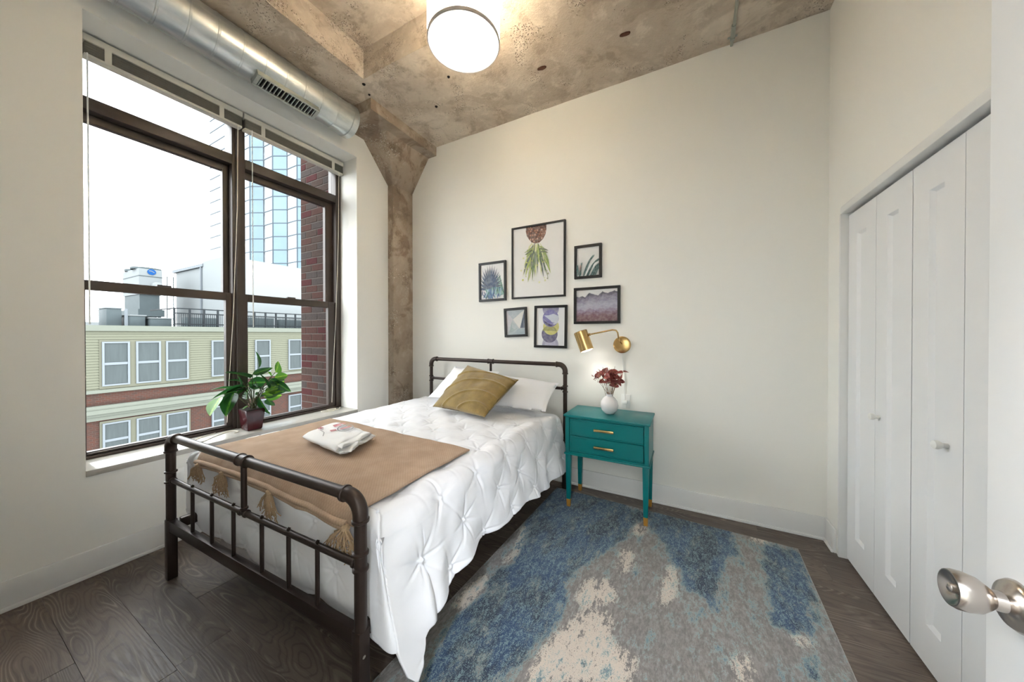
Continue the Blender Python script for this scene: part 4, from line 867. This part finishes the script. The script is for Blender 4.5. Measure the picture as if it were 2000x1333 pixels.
def art_triangle(poly, asp):
    poly(full, (176, 178, 180)); poly([(0, 1), (1, 1), (.36, .62)], (166, 174, 178)); poly([(0, 1), (.36, .62), (0, .1)], (184, 182, 186)); poly([(1, 1), (.36, .62), (.70, .24)], (208, 206, 200)); poly([(.98, .98), (.74, .26), (1.0, .26), (1.0, .9)], (66, 78, 96))
    poly([(.32, .60), (.08, 0), (.62, .26)], (150, 164, 166)); poly([(.32, .60), (.62, .28), (.45, .2), (.28, .3)], (166, 176, 178)); poly([(0, 0), (1, 0), (1, .22), (.62, .24)], (150, 164, 172)); poly([(0, 0), (.62, .24), (.3, .0)], (166, 178, 182))
def art_circles(poly, asp):
    poly(full, (222, 223, 224)); disc(poly, (.5, .02), .29, (164, 162, 184), asp); disc(poly, (.5, .02), .2, (180, 178, 198), asp); disc(poly, (.50, .98), .29, (150, 146, 172), asp); disc(poly, (.56, 1.0), .2, (132, 128, 156), asp)
    disc(poly, (.47, .30), .285, (92, 88, 118), asp); disc(poly, (.52, .50), .28, (196, 192, 112), asp); disc(poly, (.47, .30), .285, (150, 148, 84), asp, 28, .35, 2.8)
    disc(poly, (.50, .72), .285, (118, 114, 166), asp); poly([(.26, .80), (.50, .66), (.62, .55), (.76, .60), (.78, .78), (.6, .84), (.42, .80)], (190, 196, 208)); blade(poly, (.26, .66), (.62, .54), .06, (60, 50, 96), -.05); blade(poly, (.24, .76), (.66, .60), .05, (92, 86, 150), -.06)
frame('large black framed print of an upside down pineapple', -1.471, -.931, 1.660, 2.343, .016, art_pineapple)
frame('black framed print of blue palm leaves, leftmost on the wall', -1.850, -1.535, 1.653, 2.045, .022, art_palm, R(-.6))
frame('small black framed print of grey green succulent leaves', -.850, -.613, 1.803, 2.092, .022, art_succulent)
frame('black framed print of misty purple mountains', -.854, -.463, 1.411, 1.725, .022, art_mountain)
frame('small black framed print of grey and navy triangles', -1.553, -1.309, 1.297, 1.577, .022, art_triangle, R(-2.2))
frame('black framed print of stacked purple and yellow circles', -1.233, -.916, 1.198, 1.585, .022, art_circles, R(.8))

# ---------------------------------------------------------------- potted plant on the sill
pt = thing('potted_plant', 'green leafy plant in a dark red pot on the window sill', 'plant', (-2.99, 1.285, .578))
sq = lambda z, h: [(-2.99-h, 1.285-h, z), (-2.99+h, 1.285-h, z), (-2.99+h, 1.285+h, z), (-2.99-h, 1.285+h, z)]
MB().hexa(sq(.579, .050)+sq(.738, .066)).build('pot', POTM, pt, bevel=.008); MB().hexa(sq(.728, .06)+sq(.742, .06)).build('soil', mat('dark_soil', (40, 30, 24), .95, var=.3, vs_=60, bump=.6, bs=90), pt)
LM = {}
PL = [((-2.994, 1.331, 1.058),(-2.969, 1.326, 1.172),0.5,0.3),((-2.979, 1.299, 1.013),(-2.949, 1.402, 1.047),0.28,0.2),((-2.951, 1.437, 1.019),(-2.975, 1.477, 1.087),0.8,0.8),((-3.019, 1.274, 0.983),(-2.965, 1.137, 1.06),0.42,0.1),((-2.991, 1.273, 0.943),(-2.998, 1.386, 0.928),0.55,0.1),((-2.91, 1.362, 0.901),(-2.893, 1.315, 1.022),0.35,0.4),((-2.928, 1.392, 0.981),(-2.91, 1.368, 1.022),0.7,0.7),((-2.95, 1.436, 0.969),(-2.965, 1.534, 0.976),0.4,0.8),((-2.95, 1.442, 0.924),(-2.893, 1.503, 0.85),0.4,0.3),((-2.962, 1.375, 0.858),(-2.918, 1.434, 0.905),0.5,0.9),((-2.946, 1.362, 0.824),(-2.97, 1.491, 0.807),0.3,0.9),((-2.937, 1.315, 0.815),(-2.907, 1.349, 0.69),0.42,0.6),((-2.987, 1.397, 0.79),(-3.014, 1.443, 0.721),0.5,0.6),((-2.925, 1.196, 0.923),(-2.908, 1.019, 0.902),0.22,0.2),((-2.941, 1.197, 0.905),(-2.883, 1.092, 0.917),0.32,0.2),((-2.941, 1.146, 0.873),(-2.879, 1.072, 0.765),0.5,0.5),((-2.977, 1.08, 0.852),(-2.926, 1.002, 0.774),0.62,0.95),((-2.971, 1.254, 0.9),(-2.908, 1.203, 0.849),0.7,0.1),((-2.923, 1.191, 0.965),(-2.944, 1.124, 0.994),0.18,0.6),((-3.005, 1.263, 0.758),(-3.013, 1.221, 0.735),0.4,0.9),((-2.914, 1.182, 0.938),(-2.9, 1.172, 1.008),0.25,0.6),((-2.951, 1.397, 0.955),(-2.951, 1.459, 0.915),0.45,0.3),((-2.964, 1.132, 0.862),(-2.956, 1.083, 0.82),0.5,0.3),((-2.981, 1.352, 0.884),(-2.953, 1.277, 0.922),0.4,0.3)]
leafD = leaf_mesh('leaf', LEAFD, wd=1, curl=.16, cup=.18); leafB = leaf_mesh('leaf', LEAFB, wd=1, curl=.14, cup=.18)
base_p = Vector((-2.985, 1.29, .74)); rn = random.Random(2)
for a, b, w_, br in PL:
    a, b = Vector(a), Vector(b); d = b-a; a2 = a-d*.12; b2 = b+d*.12
    place(leafB if br > .65 else leafD, 'leaf', pt, a2, b2, roll=rn.uniform(-.5, .5)+.9, wscale=max(.34, w_*1.4), up=Vector((.75, -.25, .6)))
    md = (base_p+a2)/2+Vector((0, 0, .05)); MB().tube([base_p+Vector((rn.uniform(-.02, .02), rn.uniform(-.02, .02), -.01)), md, a2], .0028, 6).build('stem', STEMG, pt, smooth=True)
for k in range(24):
    an = rn.uniform(0, 6.28); L = rn.uniform(.08, .16); p = base_p+Vector((math.cos(an)*.05+.01, math.sin(an)*.10, rn.uniform(.08, .2))); q = p+Vector((math.cos(an)*L*.35+.01, math.sin(an)*L, rn.uniform(-.03, .05)))
    if q.x > -3.09: place(leafD if k % 3 else leafB, 'leaf', pt, p, q, roll=rn.uniform(-.6, .6)+.5, wscale=.45, up=Vector((.6, 0, .8)))

# ---------------------------------------------------------------- outside: brick pier of this building
pier = struct(MB().box(-3.80, -3.24, 2.108, 2.6, -.5, 3.9).build('wall_outer_pier', MORTAR), 'brick pier outside the window beside the concrete column')
bmesh_cache = {}
def brick(L, mi):
    k = (round(L, 3), mi)
    if k not in bmesh_cache:
        o = MB().box(-L/2, L/2, -.004, .03, -.0330, .0330).build('brick', BRK[mi], pier, bevel=.003, seg=1, loc=(0, 0, 0)); bmesh_cache[k] = o.data; return o
    return link('brick', bmesh_cache[k], pier, (0, 0, 0))
rb = random.Random(5); z = .2; c = 0
while z < 3.75:
    xs = [-3.80, -3.70, -3.493, -3.286, -3.25] if c % 2 else [-3.80, -3.596, -3.389, -3.25]
    for i in range(len(xs)-1):
        L = xs[i+1]-xs[i]-.009; o = brick(L, rb.choice((0, 0, 1, 1, 2, 2, 3)) ); o.location = ((xs[i]+xs[i+1])/2, 2.108, z+.0325)
    z += .0755; c += 1

# ---------------------------------------------------------------- outside: building across the street
FX = -19.0
ab = thing('apartment_building', 'pale sided and brick apartment building across the street', 'building', (-24, 8, -14))
pbox('brick_wall', FARBRICK, ab, -38, FX, -14, 34, -14, -.8); pbox('upper_wall', SIDING, ab, -38, FX, -14, 34, -.8, 1.45)
sd_ = MB(); zz = -.76
while zz < 1.40:
    sd_.hexa([(FX, -14, zz), (FX+.035, -14, zz), (FX+.035, 34, zz), (FX, 34, zz), (FX, -14, zz+.10), (FX+.006, -14, zz+.10), (FX+.006, 34, zz+.10), (FX, 34, zz+.10)]); zz += .10
o = sd_.build('siding_boards', SIDING, ab); o['kind'] = 'stuff'
pbox('parapet_cap', CORN, ab, FX-.3, FX+.10, -14, 34, 1.45, 1.66); pbox('roof', ROOFM, ab, -38, FX-.3, -14, 34, 1.40, 1.5)
pbox('sill_band', CORN, ab, FX, FX+.12, -14, 34, -.84, -.72)
for z0, z1, d in ((-1.44, -1.30, .22), (-1.58, -1.44, .30), (-1.68, -1.58, .20), (-1.84, -1.68, .12)): pbox('cornice', CORN, ab, FX, FX+d, -14, 34, z0, z1)
def far_window(y0, y1, z0, z1):
    f = MB(); e = .055
    for a in ((y0, y1, z0, z0+e), (y0, y1, z1-e, z1), (y0, y0+e, z0+e, z1-e), (y1-e, y1, z0+e, z1-e)): f.box(FX, FX+.09, a[0], a[1], a[2], a[3])
    zm = (z0+z1)/2; f.box(FX, FX+.08, y0+e, y1-e, zm-.045, zm+.045); w_ = f.build('window', FARWHITE, ab)
    for a, b in ((z0+e, zm-.045), (zm+.045, z1-e)): pbox('pane', FARPANE, w_, FX+.03, FX+.05, y0+e, y1-e, a, b)
WY = [(3.46, 4.14), (4.30, 4.98), (5.13, 5.82), (6.60, 7.26), (8.29, 8.97), (9.84, 10.52), (11.4, 12.08), (12.9, 13.6), (1.9, 2.58), (.2, .88), (-1.6, -.92)]
for y0, y1 in WY: far_window(y0, y1, -.60, 1.05); far_window(y0, y1, -3.30, -1.98)
for a, b in ((3.40, 5.88),): pbox('flat_panel', FARPANEL, ab, FX, FX+.045, a, b, -.70, 1.12); pbox('flat_panel', FARPANEL, ab, FX, FX+.045, a, b, -3.40, -1.90)
# rooftop
ct = thing('cooling_tower', 'white rooftop cooling tower with a blue oval sign', 'machine', (-28.4, 6.72, 1.5))
pbox('housing', BULK, ct, -29.8, -27, 6.256, 7.18, 3.6, 5.05); pbox('band', GREYM, ct, -29.82, -26.98, 6.24, 7.2, 4.62, 4.66); pbox('louvre_section', GREYM, ct, -29.7, -27.1, 6.3, 7.1, 2.75, 3.6); pbox('basin', GREYM, ct, -29.9, -26.9, 6.2, 7.25, 2.35, 2.75)
MB().lathe([(.0001, .12), (.62, .12), (.62, 0)], (-27.75, 6.72, 5.05), seg=24).build('fan_ring', GREYM, ct); MB().lathe([(.0001, .12), (.55, .12), (.55, 0)], (-29.1, 6.72, 5.05), seg=24).build('fan_ring', GREYM, ct)
for x in (-29.7, -27.1):
    for y_ in (6.3, 7.08): pbox('leg', GREYM, ct, x-.06, x+.06, y_-.06, y_+.06, 1.5, 2.4)
sg = MB(); sg.v = [(-26.97, 6.75+.175*math.cos(a), 4.90+.165*math.sin(a)) for a in np.linspace(0, 6.2832, 28, endpoint=False)]; sg.v += [(-26.99, p[1], p[2]) for p in sg.v]; sg.f = [tuple(range(28))]+[(i, 28+i, 28+(i+1) % 28, (i+1) % 28) for i in range(28)]
sgo = sg.build('oval_sign', LOGOB, ct); MB().poly([(-26.965, 6.63, 4.93), (-26.965, 6.74, 4.93), (-26.965, 6.86, 4.85), (-26.965, 6.86, 4.89), (-26.965, 6.75, 4.97), (-26.965, 6.66, 4.985)]).build('sign_lettering', LOGOW, sgo)
pbox('duct_hood', BULK, ct, -27, -26.5, 6.7, 7.1, 3.95, 4.3, .12)
ld_ = MB(); 
for y_ in (7.35, 7.62): ld_.tube([(-26.9, y_, 1.5), (-26.9, y_, 4.75)], .025, 6)
for k in range(10): ld_.tube([(-26.9, 7.35, 1.9+k*.3), (-26.9, 7.62, 1.9+k*.3)], .018, 5)
tag(ld_.build('roof_ladder', GREYM), 'thin grey ladder beside the rooftop cooling tower', 'ladder')
bk = thing('roof_bulkhead', 'white clad rooftop bulkhead behind the roof railing', 'building', (-26.5, 11, 1.5))
pbox('lower_block', BULK, bk, -30, -25.7, 8.63, 15, 1.5, 5.45); pbox('eaves', FARWHITE, bk, -30.2, -25.6, 8.50, 15, 5.42, 5.60); pbox('upper_block', BULK, bk, -25.7, -22.6, 8.55, 13, 1.5, 5.72); pbox('long_wall', BULK, bk, -26, -24, 9.9, 19, 1.5, 4.1); pbox('downpipe', FARWHITE, bk, -25.95, -25.83, 8.50, 8.62, 1.5, 5.4)
for x0, x1, y0, y1, z1, lab in ((-23.2, -22, 4.15, 4.58, 2.46, 'grey rooftop unit at the far left of the roof'), (-23, -21.6, 4.75, 5.2, 2.15, 'low grey rooftop unit beside the pipe'), (-22.9, -21.4, 5.3, 6.0, 2.05, 'wide pale rooftop unit before the railing')):
    u = thing('rooftop_unit', lab, 'machine', ((x0+x1)/2, (y0+y1)/2, 1.5), 'rooftop units'); pbox('cabinet', GREYM, u, x0, x1, y0, y1, 1.68, z1, .02); pbox('skid', DKRAIL, u, x0+.1, x1-.1, y0+.05, y1-.05, 1.5, 1.68); pbox('lid', BULK, u, x0-.03, x1+.03, y0-.03, y1+.03, z1, z1+.05)
tag(MB().tube([(-20.8, 4.45, 1.5), (-20.8, 4.45, 2.40)], .05, 8).build('vent_pipe', FARWHITE), 'white vent pipe standing near the roof edge', 'pipe')
rl = thing('roof_railing', 'dark metal railing along the roof terrace', 'railing', (-20.5, 9.5, 1.66))
for zz in (2.52, 2.30, 1.80): MB().box(-20.53, -20.47, 5.83, 15, zz-.025, zz+.025).build('rail', DKRAIL, rl)
MB().box(-23.5, -20.5, 5.80, 5.86, 2.495, 2.545).build('rail', DKRAIL, rl)
yy = 5.83; pm_ = None
while yy < 15:
    if pm_ is None: pm_ = MB().box(-.035, .035, -.035, .035, 0, 1.05).build('post', DKRAIL, rl, loc=(-20.5, yy, 1.5))
    else: link('post', pm_.data, rl, (-20.5, yy, 1.5))
    yy += .52
pk = MB(); yy = 5.9
while yy < 15: pk.box(-20.51, -20.49, yy, yy+.016, 1.55, 2.3); yy += .075
o = pk.build('pickets', DKRAIL, rl); o['kind'] = 'stuff'
for k, (y0, y1, z1) in enumerate(((6.4, 7.6, 2.15), (9.0, 10.2, 2.25), (10.5, 12.2, 2.2))): tag(pbox('planter_screen', GREYM, None, -21.6, -21.2, y0, y1, 1.5, z1), ('grey terrace screen near the railing corner', 'grey terrace screen behind the railing middle', 'grey terrace screen behind the railing by the brick pier')[k], 'screen')

# ---------------------------------------------------------------- outside: glass tower
tw_ = thing('glass_tower', 'tall pale glass tower with blue bays', 'building', (-95, 45, -14))
pt0 = Vector((-112.0, 39.0)); segs = [('w', 4.2)]*5 + [('b', 3.3), ('w', 3.9), ('b', 3.4), ('w', 3.9), ('b', 3.4), ('w', 4.2), ('b', 3.4), ('w', 4.2), ('b', 3.4), ('w', 4.2)]
cur = pt0.copy(); path = [cur.copy()]; lines = MB(); FH = 3.1; cache = {}
for kind, L in segs:
    d = Vector((1, 0)) if kind == 'w' else Vector((.883, .469)); nxt = cur+d*L; an = math.atan2(d.y, d.x); z = 11.6
    k = 0
    while z < 62:
        key = (kind, L, 0)
        if key not in cache: cache[key] = MB().box(.06, L-.06, -.15, 0, .12, FH-.12)
        if (kind, L) not in cache: o = cache[key].build('glass_panel', TWHITE if kind == 'w' else TBLUE, tw_, loc=(cur.x, cur.y, z)); cache[(kind, L)] = o.data
        else: o = link('glass_panel', cache[(kind, L)], tw_, (cur.x, cur.y, z))
        o.rotation_euler = (0, 0, an); z += FH
    z = 11.6; M = Matrix.Translation((cur.x, cur.y, 0)) @ Matrix.Rotation(an, 4, 'Z')
    while z < 63: lines.box(0, L, -.22, 0, z-.10, z+.10, M); z += FH
    prevk = kind; (lines.box(-.10, .10, -.22, 0, 11.6, 62, M) if cur.x > -92 else None); cur = nxt; path.append(cur.copy())
lines.build('mullion_grid', TMULL, tw_)
core = MB(); n = len(path); pp = path+[Vector((path[-1].x, 75)), Vector((path[0].x, 75))]; N_ = len(pp)
core.v = [(p.x, p.y+.02, -14) for p in pp]+[(p.x, p.y+.02, 62) for p in pp]; core.f = [(i, (i+1) % N_, N_+(i+1) % N_, N_+i) for i in range(N_)]+[tuple(range(N_, 2*N_))]
core.build('core', TMULL, tw_)
tag(MB().box(-80, -60, -20, 14, -14, 2.75).build('distant_building', BULK), 'low pale building on the horizon at the far left', 'building')
struct(MB().box(-160, -3.9, -80, 120, -14.2, -14).build('ground', ASPH), 'street far below the window')
